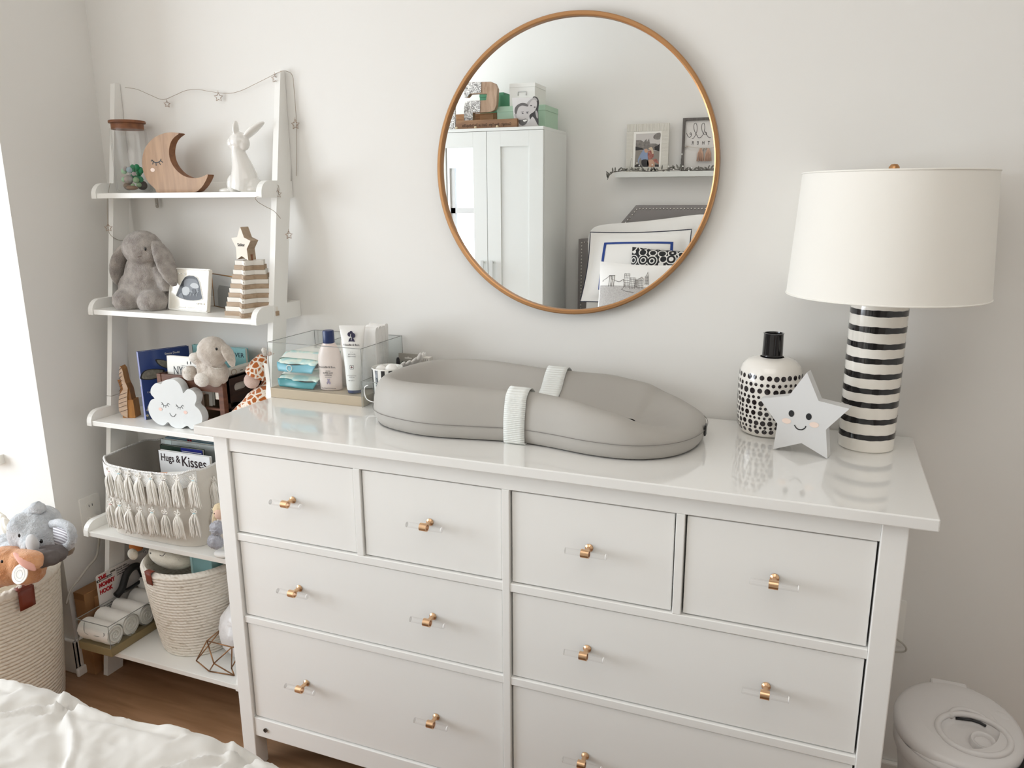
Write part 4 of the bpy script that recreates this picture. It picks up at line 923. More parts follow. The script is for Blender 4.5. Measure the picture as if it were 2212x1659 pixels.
# small beige bunny sitting on the crate's front edge
YQ=-.196
beige=plush('plush_beige','dcd3c9','c1b4a8',80,.004); cream_p=plush('plush_cream','f0ebe4','ddd6cd',80,.004)
sb=thing('plush_bunny',(at(445,815,YQ).x,YQ,zt_),'small beige plush bunny with floppy ears sitting on the edge of the crate','plush bunny')
def sp2(u,v,dy=0): return at(u,v,YQ+dy)
ks=abs((at(450,800,YQ)-at(440,800,YQ)).x)/10
def sbody(m):
    m.ell(sp2(467,806,.012),(22*ks,20*ks,24*ks)); m.ell(sp2(462,792,.010),(17*ks,16*ks,18*ks))
    m.ell(sp2(460,759,.0),(27*ks,24*ks,25*ks),rot=Matrix.Rotation(R(20),3,'Y'),nu=22,nv=14); m.ell(sp2(444,766,-.012),(14*ks,13*ks,12*ks))
    m.tube([sp2(447,782,.004),sp2(432,780,-.004),sp2(424,774,-.006)],[9*ks,10*ks,10*ks],12)
    m.tube([sp2(452,795,.0),sp2(430,800,-.010)],[13*ks,11*ks],12); m.tube([sp2(458,812,-.004),sp2(444,818,-.014)],[13*ks,12*ks],12)
    m.ell(sp2(410,806,-.016),(13*ks,13*ks,13*ks)); m.ell(sp2(437,820,-.018),(15*ks,12*ks,12*ks))
blob('bunny_body',beige,sb,sbody,.0028,(.010,.003))
for nm_,c,r in (('paw',(421,773,-.010),(11,9,9)),('foot',(406,807,-.024),(10,8,12)),('foot',(436,821,-.026),(14,9,12)),('paw',(457,778,-.014),(9,8,9))): MB().ell(sp2(*c),(r[0]*ks,r[1]*ks,r[2]*ks)).build(nm_,cream_p,sb,disp=(.008,.002))
ear_('ear',[sp2(478,742,.004),sp2(489,757,.000),sp2(498,775,-.004),sp2(504,793,-.006)],11*ks,sb,beige,.55,.0024)
ear_('ear',[sp2(440,752,.010),sp2(428,766,.008),sp2(420,770,.006)],9*ks,sb,beige,.55,.0024)
MB().ell(sp2(467.5,754,-.0225),(.0042,.003,.0042),nu=12,nv=8).build('eye',eyem,sb); MB().ell(sp2(439,755,-.016),(.002,.002,.003),nu=12,nv=8).build('eye',eyem,sb)
m=MB(); m.tube(spl([sp2(452,788,-.016),sp2(460,794,-.014),sp2(472,797,-.008),sp2(480,796,.0)],5),.0016,8); m.build('neck_ribbon',cream_p,sb)
# giraffe plush at the right
gi_m=plush('giraffe_fur','ede0cf','e0cdb8',60,.003); n_,L_,b_=nodes(gi_m)
vo=n_.new('ShaderNodeTexVoronoi'); vo.feature='DISTANCE_TO_EDGE'; vo.inputs['Scale'].default_value=62; cr=n_.new('ShaderNodeValToRGB'); cr.color_ramp.elements[0].color=lin('efe4d6'); cr.color_ramp.elements[1].color=lin('b5652e'); cr.color_ramp.elements[0].position=.10; cr.color_ramp.elements[1].position=.15
tcg=n_.new('ShaderNodeTexCoord'); L_.new(tcg.outputs['Object'],vo.inputs['Vector']); L_.new(vo.outputs['Distance'],cr.inputs[0]); L_.new(cr.outputs[0],b_.inputs['Base Color'])
YG=-.150; kg=abs((at(560,800,YG)-at(550,800,YG)).x)/10
gp=lambda u,v,dy=0: at(u,v,YG+dy)
gir=thing('plush_giraffe',(at(560,880,YG).x,YG,T3),'orange and cream spotted plush giraffe leaning between crate and organizer','plush giraffe')
def gbody(m):
    m.tube(spl([gp(572,768,.01),gp(562,792,.004),gp(553,812,-.002)],4),[c*kg for c in (9,11,14,17,19,20,21,21,20)],16)
    m.tube(spl([gp(586,790,.03),gp(584,830,.03),gp(578,850,.02),gp(560,880,.0),gp(545,905,-.01)],4),[c*kg for c in [14]*4+[16,18,20,22,24,26,28,30,30,30,30,30,30]],16)
    m.tube([gp(545,870,-.01),gp(520,895,-.03),gp(500,915,-.04)],[15*kg,15*kg,13*kg],12)
blob('giraffe_body',gi_m,gir,gbody,.0035,(.012,.003))
pinkg=plush('giraffe_muzzle','d8bfb3','cbb0a4',60,.003)
MB().ell(gp(544,822,-.012),(14*kg,13*kg,14*kg)).build('muzzle',pinkg,gir)
MB().tube([gp(572,768,.0),gp(570,756,-.002),gp(571,752,-.002)],[3*kg,4.5*kg,3.5*kg],12).build('horn',cream_p,gir)
ear_('ear',[gp(578,768,.004),gp(586,762,.01),gp(592,766,.012)],7*kg,gir,pinkg,.5,.0022)
MB().prism([(0,0),(.012,-.004),(.018,-.055),(.004,-.052)],gp(569,783,-.024),(1,.2,0),(0,0,1),(.2,-1,0),0,.0008).build('care_tag',wht,gir)
# cloud lamp
YC=-.236
A=on(347,921,T3+.0005); B=on(425,930,T3+.0005); cu_=(B-A); cu_.z=0; cu_.normalize(); cn=V(cu_.y,-cu_.x,0); CO=V(A.x,A.y,T3+.0005)
cl=[(353,921),(343,917),(330,907),(325,893),(323,879),(328,869),(336,860),(327,850),(331,835),(343,829),(352,837),(350,826),(362,821),(375,820),(389,825),(396,838),(397,848),(403,841),(416,845),(425,856),(424,872),(434,886),(437,905),(432,917),(425,930),(413,925),(402,924),(390,929),(375,927),(363,916)]
cl=[(354,921),(342,918),(330,908),(322,893),(321,878),(327,866),(334,863),(326,853),(327,840),(337,830),(348,832),(352,826),(364,822),(377,823),(388,832),(394,845),(396,852),(405,843),(416,846),(424,856),(424,868),(421,878),(430,887),(436,899),(437,911),(432,918),(424,926),(413,929),(404,922),(392,928),(380,927),(369,921),(363,914)]
cp=[lq(u,v,CO,cu_,V(0,0,1),cn) for u,v in cl]; zm=min(b for a,b in cp); cp=[(a,b-zm) for a,b in cp]
cs=[(p.x,max(0,p.y)) for p in spl([(a,b,0) for a,b in cp],3,closed=True)]
cloud=thing('cloud_light',CO,'white cloud night light with sleeping face in front of the crate','cloud light')
m=MB(); m.prism(cs,CO,cu_,(0,0,1),cn,-.026,0); m.build('cloud_body',mat('cloud_plastic','dcdfdf',.35),cloud,bevel=.0016)
lc=lambda u,v:(lambda p:(p[0],p[1]-zm))(lq(u,v,CO,cu_,V(0,0,1),cn))
fm=MB()
for ex,ey in ((357.5,877),(388.5,881)):
    stroke(fm,spl([lc(ex-8,ey-6),lc(ex-4,ey),lc(ex+2,ey+1),lc(ex+6,ey-4)],4),.0013,CO,cu_,(0,0,1),cn,.0007)
    for d in ((-8,-1,-5,-3),(-3,0,-4,5),(1,1,1,6),(4,0,7,4),(6,-4,9,-1)): stroke(fm,[lc(ex+d[0],ey+d[1]),lc(ex+d[2],ey+d[3])],.0012,CO,cu_,(0,0,1),cn,.0007)
stroke(fm,spl([lc(367,894),lc(370,900),lc(376,902),lc(381,896)],4),.0014,CO,cu_,(0,0,1),cn,.0007)
for u,v in ((347,886),(401,893)): disc(fm,lc(u,v),.0065,.0052,CO,cu_,V(0,0,1),cn,.0007,1)
fm.build('face',[blackp,mat('blush_coral','eac9bd',.6)],cloud)
# ================================================================ shelf tier 4: tasselled basket of books
bf=mat('basket_felt','d9d2c8',.95,bump=(140,.6,.002)); bl_in=mat('basket_lining','c8c1b8',.95,bump=(160,.5,.001))
knit=mat('basket_knit','efedea',.95); wave_bump(knit,90,.7,.002,rot=(0,0,R(20)),bands='DIAGONAL',distort=2)
yarn=mat('tassel_yarn','f1ede6',.9); 
tbk_=thing('tassel_basket',(-.42,-.19,T4),'cream fabric basket with two rows of yarn tassels on the fourth shelf','basket')
bx0,bx1,by0,by1=-.607,-.232,-.302,-.060; HB=.237
def bas(i,z,infl=0):
    a=2*PI*i; e=.42; cxx,cyy=(bx0+bx1)/2,(by0+by1)/2; c,s=math.cos(a),math.sin(a)
    t=z/HB; hx=(bx1-bx0)/2*(.965+.035*t)+infl; hy=(by1-by0)/2*(.95+.05*t)+infl
    x=cxx+hx*math.copysign(abs(c)**e,c); y=cyy+hy*math.copysign(abs(s)**e,s)-.012*(1-abs(c))*(s<0)*t
    return x,y
def rimz(i):
    x,y=bas(i,HB); return HB-.016*math.sin(PI*(x-bx0)/(bx1-bx0))*(1 if y<-.18 else .4)+.003*math.sin(7*i*2*PI)
m=MB()
m.grid(lambda i,j:(lambda p:V(p[0],p[1],T4+rimz(i)*j+.0006))(bas(i,HB*j)),72,12,cu=True)
ob=m.build('outer_fabric',bf,tbk_)
m=MB(); m.grid(lambda i,j:(lambda p:V(p[0],p[1],T4+rimz(i)*(1-j)+.004*j))(bas(i,HB*(1-j),-.005)),72,10,cu=True); m.add([V(*bas(i/72,0,-.005),T4+.004) for i in range(72)],[tuple(range(72))]); m.build('lining',bl_in,tbk_)
m=MB(); m.tube([V(*bas(i/72,HB,-.0025),T4+rimz(i/72)) for i in range(72)],.0035,8,closed=True); m.build('rim_binding',knit,tbk_)
m=MB(); m.grid(lambda i,j:(lambda p:V(p[0],p[1],T4+rimz((.5+.42*i)%1)-.002-.042*j))(bas((.5+.42*i)%1,HB,.0016)),50,5); m.build('knit_band',knit,tbk_)
def tassel(p,L,seed,spread=1,tie=None):
    rs=random.Random(seed); m=MB(); 
    for k in range(40):
        a=rs.uniform(0,2*PI); r0_=.0035*rs.random(); r1_=(.0200*math.sqrt(rs.random()))*spread; l=L*rs.uniform(.88,1.06)
        q=[V(r0_*math.cos(a),r0_*math.sin(a)*.5,0),V(r1_*.85*math.cos(a),-.004+r1_*.45*math.sin(a),-l*.30),V(r1_*1.0*math.cos(a)+rs.uniform(-.002,.002),-.003+r1_*.4*math.sin(a),-l*.68),V(r1_*1.1*math.cos(a)+rs.uniform(-.003,.003),-.002+r1_*.4*math.sin(a),-l)]
        m.tube([p+x for x in spl(q,3)],.0014,5)
    for sx in (-1,1):
        m.tube([p+x for x in spl([V(0,0,.001),V(sx*.006,-.002,.010),V(sx*.010,-.002,.008),V(sx*.009,-.001,.002),V(sx*.002,0,0)],3)],.0017,6)
    m.tube([p+V(0,0,0),p+V(.001,.002,.016)],.0028,6)
    m.tube([p+V(.0045*math.cos(t),.003*math.sin(t)-.0005,-.001) for t in [2*PI*k/10 for k in range(10)]],.0013,5,closed=True,mi=1)
    return m
ties=[mat('tie_pink','d9a7a5',.8),mat('tie_blue','a9d3dc',.8),yarn,mat('tie_grey','9a9390',.8)]
rowsT=[[(237,1017),(257,1022),(277,1027),(300,1032),(326,1033),(353,1036),(383,1037),(418,1037)],[(239,1088),(259,1091),(279,1101),(303,1103),(329,1106),(357,1110),(384,1112),(420,1108)]]
for r_,row in enumerate(rowsT):
    for k,(u,v) in enumerate(row):
        yy=-.318 if 1<=k<=6 else -.306; p=at(u,v,yy)
        tassel(p,.071 if r_ else .080,r_*20+k,1.0).build('tassel',[yarn,ties[[0,1,2,2,1,3,2,1][k]]],ob)
for k,(u,v,X) in enumerate(((462,1040,-.226),(463,1106,-.226))):
    p=atx(u,v,X); 
    if -.32<p.y<-.04: tassel(p,.078,90+k,.9).build('tassel',[yarn,ties[2]],ob)
# books in the basket
def shelfbook(name,label,u0,v0,u1,v1,Y,cover,bt=.012,z0=T4+.008,lean=0,cat='book'):
    a=at(u0,v0,Y); b=at(u1,v1,Y); return book(name,label,V(a.x,Y,z0),V(1,0,0),V(0,0,1),V(0,-1,0),b.x-a.x,a.z-z0,bt,cover,cat=cat),a,b
hk=mat('book_white','eeeeee',.4)
t,a,b=shelfbook('rhyme_book','white book with bold black title leaning at the front inside the tassel basket',341,972,452,990,-.196,hk,.010)
text('title_lettering','Hugs &',mat('ink_black_red','2a1418',.5),t,V(at(347,990,-.197).x,-.1964,at(347,994,-.197).z),(1,0,0),(0,0,1),.033,align='LEFT',sx=.78,off=.0003)
text('title_lettering','Kisses',MATS['ink_black_red'],t,V(at(392,1003,-.197).x,-.1964,at(392,1006,-.197).z),(1,0,0),(0,0,1),.045,align='LEFT',sx=.86,off=.0004)
t,a,b=shelfbook('dark_book','dark green and navy book behind the white titled book in the basket',345,960,437,974,-.165,mat('cover_dark_green','1f3326',.3,coat=.4),.010)
w_=b.x-a.x; q=MB(); q.box(a.x+w_*.5,b.x,-.1656,-.1651,T4+.05,a.z-.0005); q.box(a.x+w_*.52,b.x-.004,-.1661,-.1656,a.z-.012,a.z-.010,1); q.box(a.x+w_*.52,b.x-.004,-.1661,-.1656,a.z-.017,a.z-.0158,1); q.build('navy_half',[mat('cover_navy','1c2378',.3,coat=.4),wht],t)
t,a,b=shelfbook('dotted_book','pale grey dotted book near the back of the tassel basket',346,948,468,969,-.125,mat('cover_pale_grey','c9cfcc',.4),.012)
q=MB(); rs=random.Random(4)
for k in range(40): disc(q,(rs.uniform(.06,.17),rs.uniform(-.06,-.004)),.0011,.0011,V(a.x,-.1253,a.z),V(1,0,0),V(0,0,1),V(0,-1,0),.0)
q.build('dot_print',wht,t)
q=MB(); q.box(a.x+.018,a.x+.045,-.1257,-.1252,a.z-.020,a.z-.001).build('cover_panel',mat('panel_mint','d3e0dd',.5),t)
t,a,b=shelfbook('tall_blue_book','tall light blue book with a red mark at the very back of the basket',357,944,478,958,-.090,mat('cover_sky','7fa6bb',.35),.012)
q=MB(); 
for du in (0,.0095): q.box(at(405,952,-.0905).x+du,at(405,952,-.0905).x+du+.0075,-.0909,-.0904,at(405,957,-.09).z,at(405,949,-.09).z)
q.build('red_mark',mat('red_print','a3202a',.5),t)
q=MB(); q.ell(V(at(379,953,-.09).x,-.0905,at(379,954,-.09).z),(.010,.0006,.004)).build('dark_motif',blackp,t)
pp_=thing('paper_booklet',(-.40,-.235,T4+.19),'white booklet with a coral stripe lying at the front of the basket','booklet')
Mq2=Matrix.Translation(V(-.395,-.247,T4+.178))@Matrix.Rotation(R(32),4,'X')@Matrix.Rotation(R(12),4,'Z')
MB().box(-.075,.065,-.030,.026,0,.006,M=Mq2).build('booklet_body',wht,pp_,bevel=.0006); MB().box(-.028,.004,-.0295,.0255,.0062,.0066,M=Mq2).build('coral_stripe',mat('coral_print','e2b7a0',.5),pp_)
# doll beside the basket, partly behind the dresser
YD=-.300
dl=thing('rag_doll',(at(468,1180,YD).x,YD,T4),'small rag doll with grey yarn pompoms beside the tassel basket','doll')
skin=mat('doll_skin','dcb9a6',.8,bump=(200,.2,.001)); hair=mat('doll_hair','d8c4a2',.9,bump=(120,.8,.003)); pomp=plush('pompom_grey','c3c3cb','a3a3ae',90,.005)
dx=at(468,1110,YD).x+.012; 
MB().ell((dx,YD,at(468,1107,YD).z),(.017,.015,.020),nu=20,nv=14).build('doll_head',skin,dl)
MB().ell((dx-.003,YD+.004,at(468,1103,YD).z),(.021,.017,.022)).ell((dx-.016,YD-.002,at(460,1120,YD).z),(.010,.009,.026)).build('doll_hair',hair,dl,remesh=.0025,disp=(.008,.004))
MB().tube([(dx,YD,at(468,1118,YD).z),(dx,YD,T4+.058)],[.009,.016],14).build('dress',mat('doll_dress','e8ded3',.9),dl)
for k,(u,v,r) in enumerate(((467,1140,.021),(464,1168,.023))): MB().ell((at(u,v,YD-.016).x+.004,YD-.016,max(at(u,v,YD-.016).z,T4+.030)),r,nu=24,nv=16).build('pompom',pomp,dl,subd=1,disp=(.006,.009))
MB().ell((dx,YD-.008,T4+.011),(.024,.018,.0105)).build('doll_foot',mat('doll_white','efedea',.9),dl)
MB().ell((dx-.007,YD-.0145,at(468,1105,YD).z),(.0015,.001,.0015)).build('eye',blackp,dl)
# ================================================================ shelf tier 5
acs=thing('cloth_case',(-.573,-.264,T5),'clear acrylic case on an olive base full of rolled white cloths on the bottom shelf','organizer')
ax0,ax1,ay0,ay1=-.639,-.505,-.412,-.118
MB().box(ax0,ax1,ay0,ay1,T5+.0005,T5+.027).build('base',mat('olive_base','8d7c58',.45),acs,bevel=.0015)
clearbox(acs,ax0+.001,ax1-.001,ay0+.001,ay1-.001,T5+.027,.256)
m=MB(); m.tube(spl([at(182,1345,ay0-.001),at(182,1363,ay0-.001),at(192,1371,ay0-.001),at(222,1375,ay0-.001),at(224,1368,ay0-.001)],5),.0012,6); m.build('handle_slot',edge,acs)
towel=mat('muslin_white','efede8',.92,bump=(260,.5,.0012))
rolls=[(-.384,T5+.059,.030),(-.325,T5+.061,.0315),(-.262,T5+.061,.031),(-.355,T5+.112,.0),( -.198,T5+.062,.031),(-.150,T5+.098,.030)]
names=['front-most rolled white cloth in the acrylic case','second rolled white cloth from the front of the acrylic case','third rolled white cloth from the front of the acrylic case',None,'fourth rolled white cloth from the front of the acrylic case','rolled white cloth at the back of the acrylic case, sitting highest']
for k,(y,z,r) in enumerate(rolls):
    if not names[k]: continue
    t=thing('rolled_cloth',(-.575,y,z-r),names[k],'rolled cloth','rolled cloths in the acrylic case'); m=MB()
    def rf(i,j):
        a=2*PI*j; rr=r*(1+.035*math.sin(3*a+k)+.02*math.sin(17*i+k)); return V(ax0+.006+(ax1-ax0-.014)*i,y+rr*math.cos(a),z+rr*1.08*math.sin(a))
    m.grid(rf,14,28,cv=True); m.build('cloth_outer',towel,t)
    for xe in (ax0+.006,ax1-.008):
        e=MB(); sgn=1 if xe>-.57 else -1
        pts=[V(xe+sgn*.0008,y+(r*.08+r*.88*s_)*math.cos(s_*5*PI+k),z+(r*.08+r*.88*s_)*math.sin(s_*5*PI+k)) for s_ in [i/60 for i in range(61)]]
        e.tube(pts,.0026,6,flat=.6); e.lathe([(0,-.002*sgn),(r*.97,-.002*sgn)],(xe,y,z),24,M=Matrix.Rotation(R(90),3,'Y')); e.build('cloth_end',towel,t)
# boxed hook package
pkg=thing('hook_package',(-.652,-.245,T5),'white retail card with red capital lettering and a big black hook behind the acrylic case','package')
XC=-.6455; z1=.350
m=MB(); cy0,cy1,cz0=-.318,-.118,T5+.0005
cr_=[(cy0+.006,z1),(cy0+.002,z1-.002),(cy0,z1-.006),(cy0,cz0),(cy1,cz0),(cy1,z1)]
m.prism([(y,z) for y,z in cr_],(XC,0,0),(0,1,0),(0,0,1),(1,0,0),-.0015,0); cd_=m.build('card',mat('card_white','e6e0dc',.5),pkg)
redp=mat('red_lettering','b3121f',.5); bd=(0,1,0); bw3=(0,0,1)
def cy_(u,v): q=atx(u,v,XC); return q.y,q.z
for s,uv in (('THE',(212,1252)),('MOMMY',(213,1267)),('HOOK',(215,1281))):
    y,z=cy_(*uv); text('title_lettering',s,redp,cd_,(XC+.0005,y+.001,z-.0065),bd,bw3,.0195,align='LEFT',sx=.80,off=.0010)
MB().box(XC+.0002,XC+.0006,cy0,cy0+.058,z1-.024,z1-.016).build('black_bar',blackp,cd_)
text('bar_lettering','BY MOMS FOR MOMS',wht,cd_,(XC+.0009,cy0+.004,z1-.0222),bd,bw3,.0056,align='LEFT')
for k,(s,yy,zz,q) in enumerate((('THE MOST USEFUL',cy0+.075,z1-.012,.0062),('STROLLER ACCESSORY',cy0+.075,z1-.019,.0062),('holds your shopping bags',cy0+.075,z1-.026,.0055),('and diaper bags',cy0+.075,z1-.033,.0055),('one size fits most strollers',cy0+.006,z1-.110,.0048),('easy to attach, soft grip',cy0+.006,z1-.117,.0048),('aluminium carabiner',cy0+.006,z1-.124,.0048))): text('small_print',s,inkt,cd_,(XC+.0005,yy,zz),bd,bw3,q,align='LEFT',sx=.8)
m=MB(); m.prism(rrect(.020,.006,.0025),(XC,cy0+.062,z1-.010),(0,1,0),(0,0,1),(1,0,0),.0002,.0005); m.build('hang_slot',mat('slot_grey','6f675f',.6),cd_)
hkm=mat('black_foam','121213',.55); hp=[(-.268,.262),(-.245,.275),(-.222,.312),(-.196,.326),(-.170,.318),(-.158,.292),(-.156,.272)]
m=MB(); m.tube(spl([V(XC+.016,y,z) for y,z in hp],6),.0115,14); m.build('hook_grip',hkm,pkg)
m=MB(); m.tube(spl([V(XC+.016,-.156,.270),V(XC+.016,-.185,.264),V(XC+.016,-.225,.262),V(XC+.016,-.262,.266)],6),.0055,10); m.build('hook_bar',mat('hook_metal','3a3b3d',.35,metal=.6),pkg)
m=MB(); m.tube([V(XC+.016,-.158,.290),V(XC+.018,-.160,.268)],.0045,10); m.build('hook_gate',steel,pkg)
# cardboard boxes on the floor, left of the shelf
card=mat('cardboard','a97f55',.8,var=('96693f',9),bump=(30,.2,.001)); tape=mat('box_tape','8a5f36',.5)
cbx=thing('cardboard_box',(-.715,-.20,0),'tall brown cardboard box standing on the floor between the wall and the shelf','cardboard box')
MB().box(-.740,-.6925,-.330,-.060,0,.284).build('carton',card,cbx,bevel=.0015); MB().box(-.739,-.694,-.3308,-.3300,.262,.2835).box(-.739,-.694,-.33,-.06,.2842,.2848).build('top_flap',tape,cbx)
cb2=thing('cardboard_box',(-.6865,-.19,0),'narrow brown cardboard box pressed against the leg of the shelf','cardboard box')
MB().box(-.6905,-.6735,-.300,-.070,0,.262).build('carton',card,cb2,bevel=.0012)
# tapered rope basket
rope=mat('rope_cream','ebe4d8',.9,var=('e2d9ca',60)); 
n_,L_,b_=nodes(rope)
def ropew(mname,base,var,pitch,dz):
    m=mat(mname,base,.92,bump=None); n,L,b=nodes(m); tc=n.new('ShaderNodeTexCoord')
    t=n.new('ShaderNodeTexNoise'); t.inputs['Scale'].default_value=55; t.inputs['Detail'].default_value=2; r=n.new('ShaderNodeValToRGB'); r.color_ramp.elements[0].color=lin(var); r.color_ramp.elements[1].color=lin(base); r.color_ramp.elements[0].position=.33; r.color_ramp.elements[1].position=.42
    mp=n.new('ShaderNodeMapping'); mp.inputs['Scale'].default_value=(1,1,5); L.new(tc.outputs['Object'],mp.inputs[0]); L.new(mp.outputs[0],t.inputs['Vector']); L.new(t.outputs[0],r.inputs[0]); L.new(r.outputs[0],b.inputs['Base Color'])
    w=n.new('ShaderNodeTexWave'); w.bands_direction='DIAGONAL'; w.inputs['Scale'].default_value=pitch; w.inputs['Distortion'].default_value=3; u=n.new('ShaderNodeBump'); u.inputs['Strength'].default_value=.5; u.inputs['Distance'].default_value=dz
    L.new(tc.outputs['Object'],w.inputs[0]); L.new(w.outputs['Fac'],u.inputs['Height']); L.new(u.outputs[0],b.inputs['Normal']); return m
ropec=ropew('rope_coil','eee7dc','cfc4b4',38,.0015)
def coilbasket(t,c,rb_,rt_,z0,H,pitch,m,lip=0,nseg=72,sag=None):
    n=int(H/pitch); pr=[]
    mb=MB(); pts=[]
    prof=[(0,z0+.001),(rb_-.004,z0+.001)]
    for k in range(n):
        z=z0+pitch*(k+.5); tt=(k+.5)/n; r=rb_+(rt_-rb_)*(tt**.8)
        for a in (-80,-45,0,45,80): prof.append((r+pitch*.55*math.cos(R(a)),z+pitch*.5*math.sin(R(a))))
    prof.append((rt_-.006,z0+H)); prof.append((rt_-.010,z0+H-.01)); prof.append((rb_-.008,z0+.006)); prof.append((0,z0+.006))
    def P(i,j):
        x=j*(len(prof)-1); q=prof[int(round(x))]; a=2*PI*i; s=sag(a)*(q[1]-z0)/H if sag else 0
        return V(c[0]+q[0]*math.cos(a),c[1]+q[0]*math.sin(a),q[1]+s)
    mb.grid(P,nseg,len(prof),cu=True); return mb.build('woven_body',m,t)
rcx,rcy=-.335,-.222
rbk=thing('rope_basket',(rcx,rcy,T5),'tapered cream rope basket with a small leather tag on the bottom shelf','basket')
wv_=coilbasket(rbk,(rcx,rcy),.108,.146,T5+.0005,.283,.0098,ropec)
leath=mat('leather_tag','7c3522',.4,bump=(200,.3,.0006))
m=MB(); p=at(322,1235,rcy-.135); an=math.atan2(-.135,p.x-rcx)
for (a,b) in ((.1475,.0),(.0,.0)): pass
def strip(mb,c,r0_,r1_,z_t,z_b,a0_,a1_,k=6): mb.grid(lambda i,j:V(c[0]+(r0_+(r1_-r0_)*j)*math.cos(a0_+(a1_-a0_)*i),c[1]+(r0_+(r1_-r0_)*j)*math.sin(a0_+(a1_-a0_)*i),z_t+(z_b-z_t)*j),k,4)
an=R(-101)
strip(m,(rcx,rcy),.1535,.1500,T5+.286,T5+.246,an-.095,an+.095); m.grid(lambda i,j:V(rcx+(.1535-.016*j)*math.cos(an-.095+.19*i),rcy+(.1535-.016*j)*math.sin(an-.095+.19*i),T5+.286+.001*math.sin(PI*j)),4,4); m.build('leather_tag',leath,wv_,solid=.0012)
crp=plush('plush_ivory','e8e2d4','d5cdbd',70,.002)
an_=thing('plush_toy',(-.42,-.20,T5+.28),'cream plush animal with black stitched face lying in the tapered rope basket','plush toy')
hc=V(-.378,-.262,T5+.289)
MB().ell(hc,(.080,.052,.036),rot=Matrix.Rotation(R(8),3,'Y'),nu=24,nv=14).ell(hc+V(-.012,.05,-.02),(.06,.05,.035)).build('toy_head',crp,an_,remesh=.0035)
MB().ell(at(287,1197,-.275),(.018,.012,.018)).build('ear',crp,an_)
MB().ell(at(300,1182,-.215)+V(-.012,0,0),(.026,.016,.015)).build('hair_tuft',mat('plush_orange','c9793c',.9,bump=(90,.5,.002)),an_)
fm=MB()
for u,v,r in ((312,1192,.0034),(325,1195,.0018)): 
    q=at(u,v,-.318); fm.tube([q+V(r*math.cos(a),0,r*math.sin(a)) for a in [2*PI*k/12 for k in range(12)]],.0009,5,closed=True)
fm.tube(spl([at(345,1199,-.312),at(351,1201,-.312),at(357,1195,-.308)],4),.0009,5); fm.build('stitched_face',blackp,an_)
tbx=thing('teal_box',(-.27,-.18,T5+.2),'pale teal cardboard box sticking out of the tapered rope basket','box')
MB().box(-.300,-.222,-.270,-.130,T5+.10,T5+.303).build('box_body',mat('teal_card','8fb9bb',.5),tbx,bevel=.001); MB().box(-.3015,-.294,-.2715,-.1285,T5+.10,T5+.3045).build('light_edge',mat('teal_light','bfe0e2',.5),tbx)
# diaper bundle and geometric wire holder
dbn=thing('diaper_bundle',(-.125,-.27,T5),'bundle of white diapers wrapped in thin plastic at the right end of the bottom shelf','diapers')
MB().ell((-.118,-.262,T5+.098),(.078,.078,.096),nu=24,nv=16).build('bundle_body',mat('crinkle_white','f0f0f2',.35,bump=(38,.8,.006),coat=.3),dbn,subd=1,disp=(.03,.020))
wireg=mat('wire_gold','97704f',.35,metal=.8)
YE=-.372
Gv={'A':at(447,1384,YE+.03),'B':at(501,1398,YE+.00),'C':at(424,1427,YE+.01),'D':on(452,1450,T5+.002),'E':on(506,1459,T5+.002),'G':at(462,1433,YE-.012),'H':at(500,1443,YE+.03),'I':V(-.105,-.30,T5+.06),'J':V(-.185,-.29,T5+.10)}
geo=thing('wire_candle_holder',Gv['D'],'geometric gold wire holder in front of the white diaper bundle','decoration')
m=MB()
for a,b in ('AB','AC','CD','AG','GB','GD','GE','BH','HE','DE','AJ','JC','BI','IH','JI'): m.tube([Gv[a],Gv[b]],.0019,7)
m.build('wire_frame',wireg,geo)
# ================================================================ outlet and cord on the bump-out wall
def plate(name,label,o,u,n,w=.072,h=.114):
    t=thing(name,o,label,'wall outlet'); u=V(*u);n=V(*n)
    m=MB(); m.prism(rrect(w,h,.004),o,u,(0,0,1),n,0,.004); pl_=m.build('cover_plate',trimm,t,bevel=.0012)
    for dz in (-.024,.024):
        m=MB(); m.prism(rrect(.032,.028,.008),Vector(o)+V(0,0,dz),u,(0,0,1),n,.004,.0052); s=m.build('socket',wht,pl_)
        m=MB()
        for du in (-.006,.006): m.prism(rrect(.0022,.008,.0006,2),Vector(o)+V(0,0,dz+.002)+u*du,u,(0,0,1),n,.0052,.0055)
        m.build('socket_slots',darkm,pl_)
    return t
plate('wall_outlet','white wall outlet with a plug in it behind the fourth shelf','.' and V(XB,-.219,.508),(0,-1,0),(1,0,0))
cordm=mat('cord_grey','b9b4ab',.45)
pg=thing('plugged_cord',(XB+.006,-.219,.484),'white plug and pale cord hanging from the outlet beside the shelf','cord')
MB().box(XB+.0058,XB+.034,-.234,-.206,.468,.498).build('plug',mat('plug_white','e3ddd6',.4),pg,bevel=.004)
m=MB(); cpts=[V(XB+.034,-.221,.484),V(XB+.050,-.224,.478),V(XB+.050,-.235,.455)]+[atx(u,v,XB+.03) for u,v in ((213,1180),(207,1205),(190,1225),(170,1252),(152,1275),(143,1305))]
m.tube(spl(cpts,6),.0035,8); m.build('cord',cordm,pg)
# outlet to the right of the dresser
plate('wall_outlet','white wall outlet half hidden behind the right side of the dresser',V(1.598,0,.495),(1,0,0),(0,-1,0),.066,.118)
pg2=thing('plugged_cord',(1.60,-.02,.46),'thin cord looping out beside the dresser above the bin','cord')
m=MB(); m.tube(spl([V(1.590,-.010,.470),at(1952,1392,-.02),at(1951,1408,-.02),V(1.575,-.022,.425)],8),.0022,8); m.build('cord',cordm,pg2)
MB().box(1.580,1.604,-.024,-.0056,.455,.485).build('plug',mat('plug_white','e3ddd6',.4),pg2,bevel=.003)
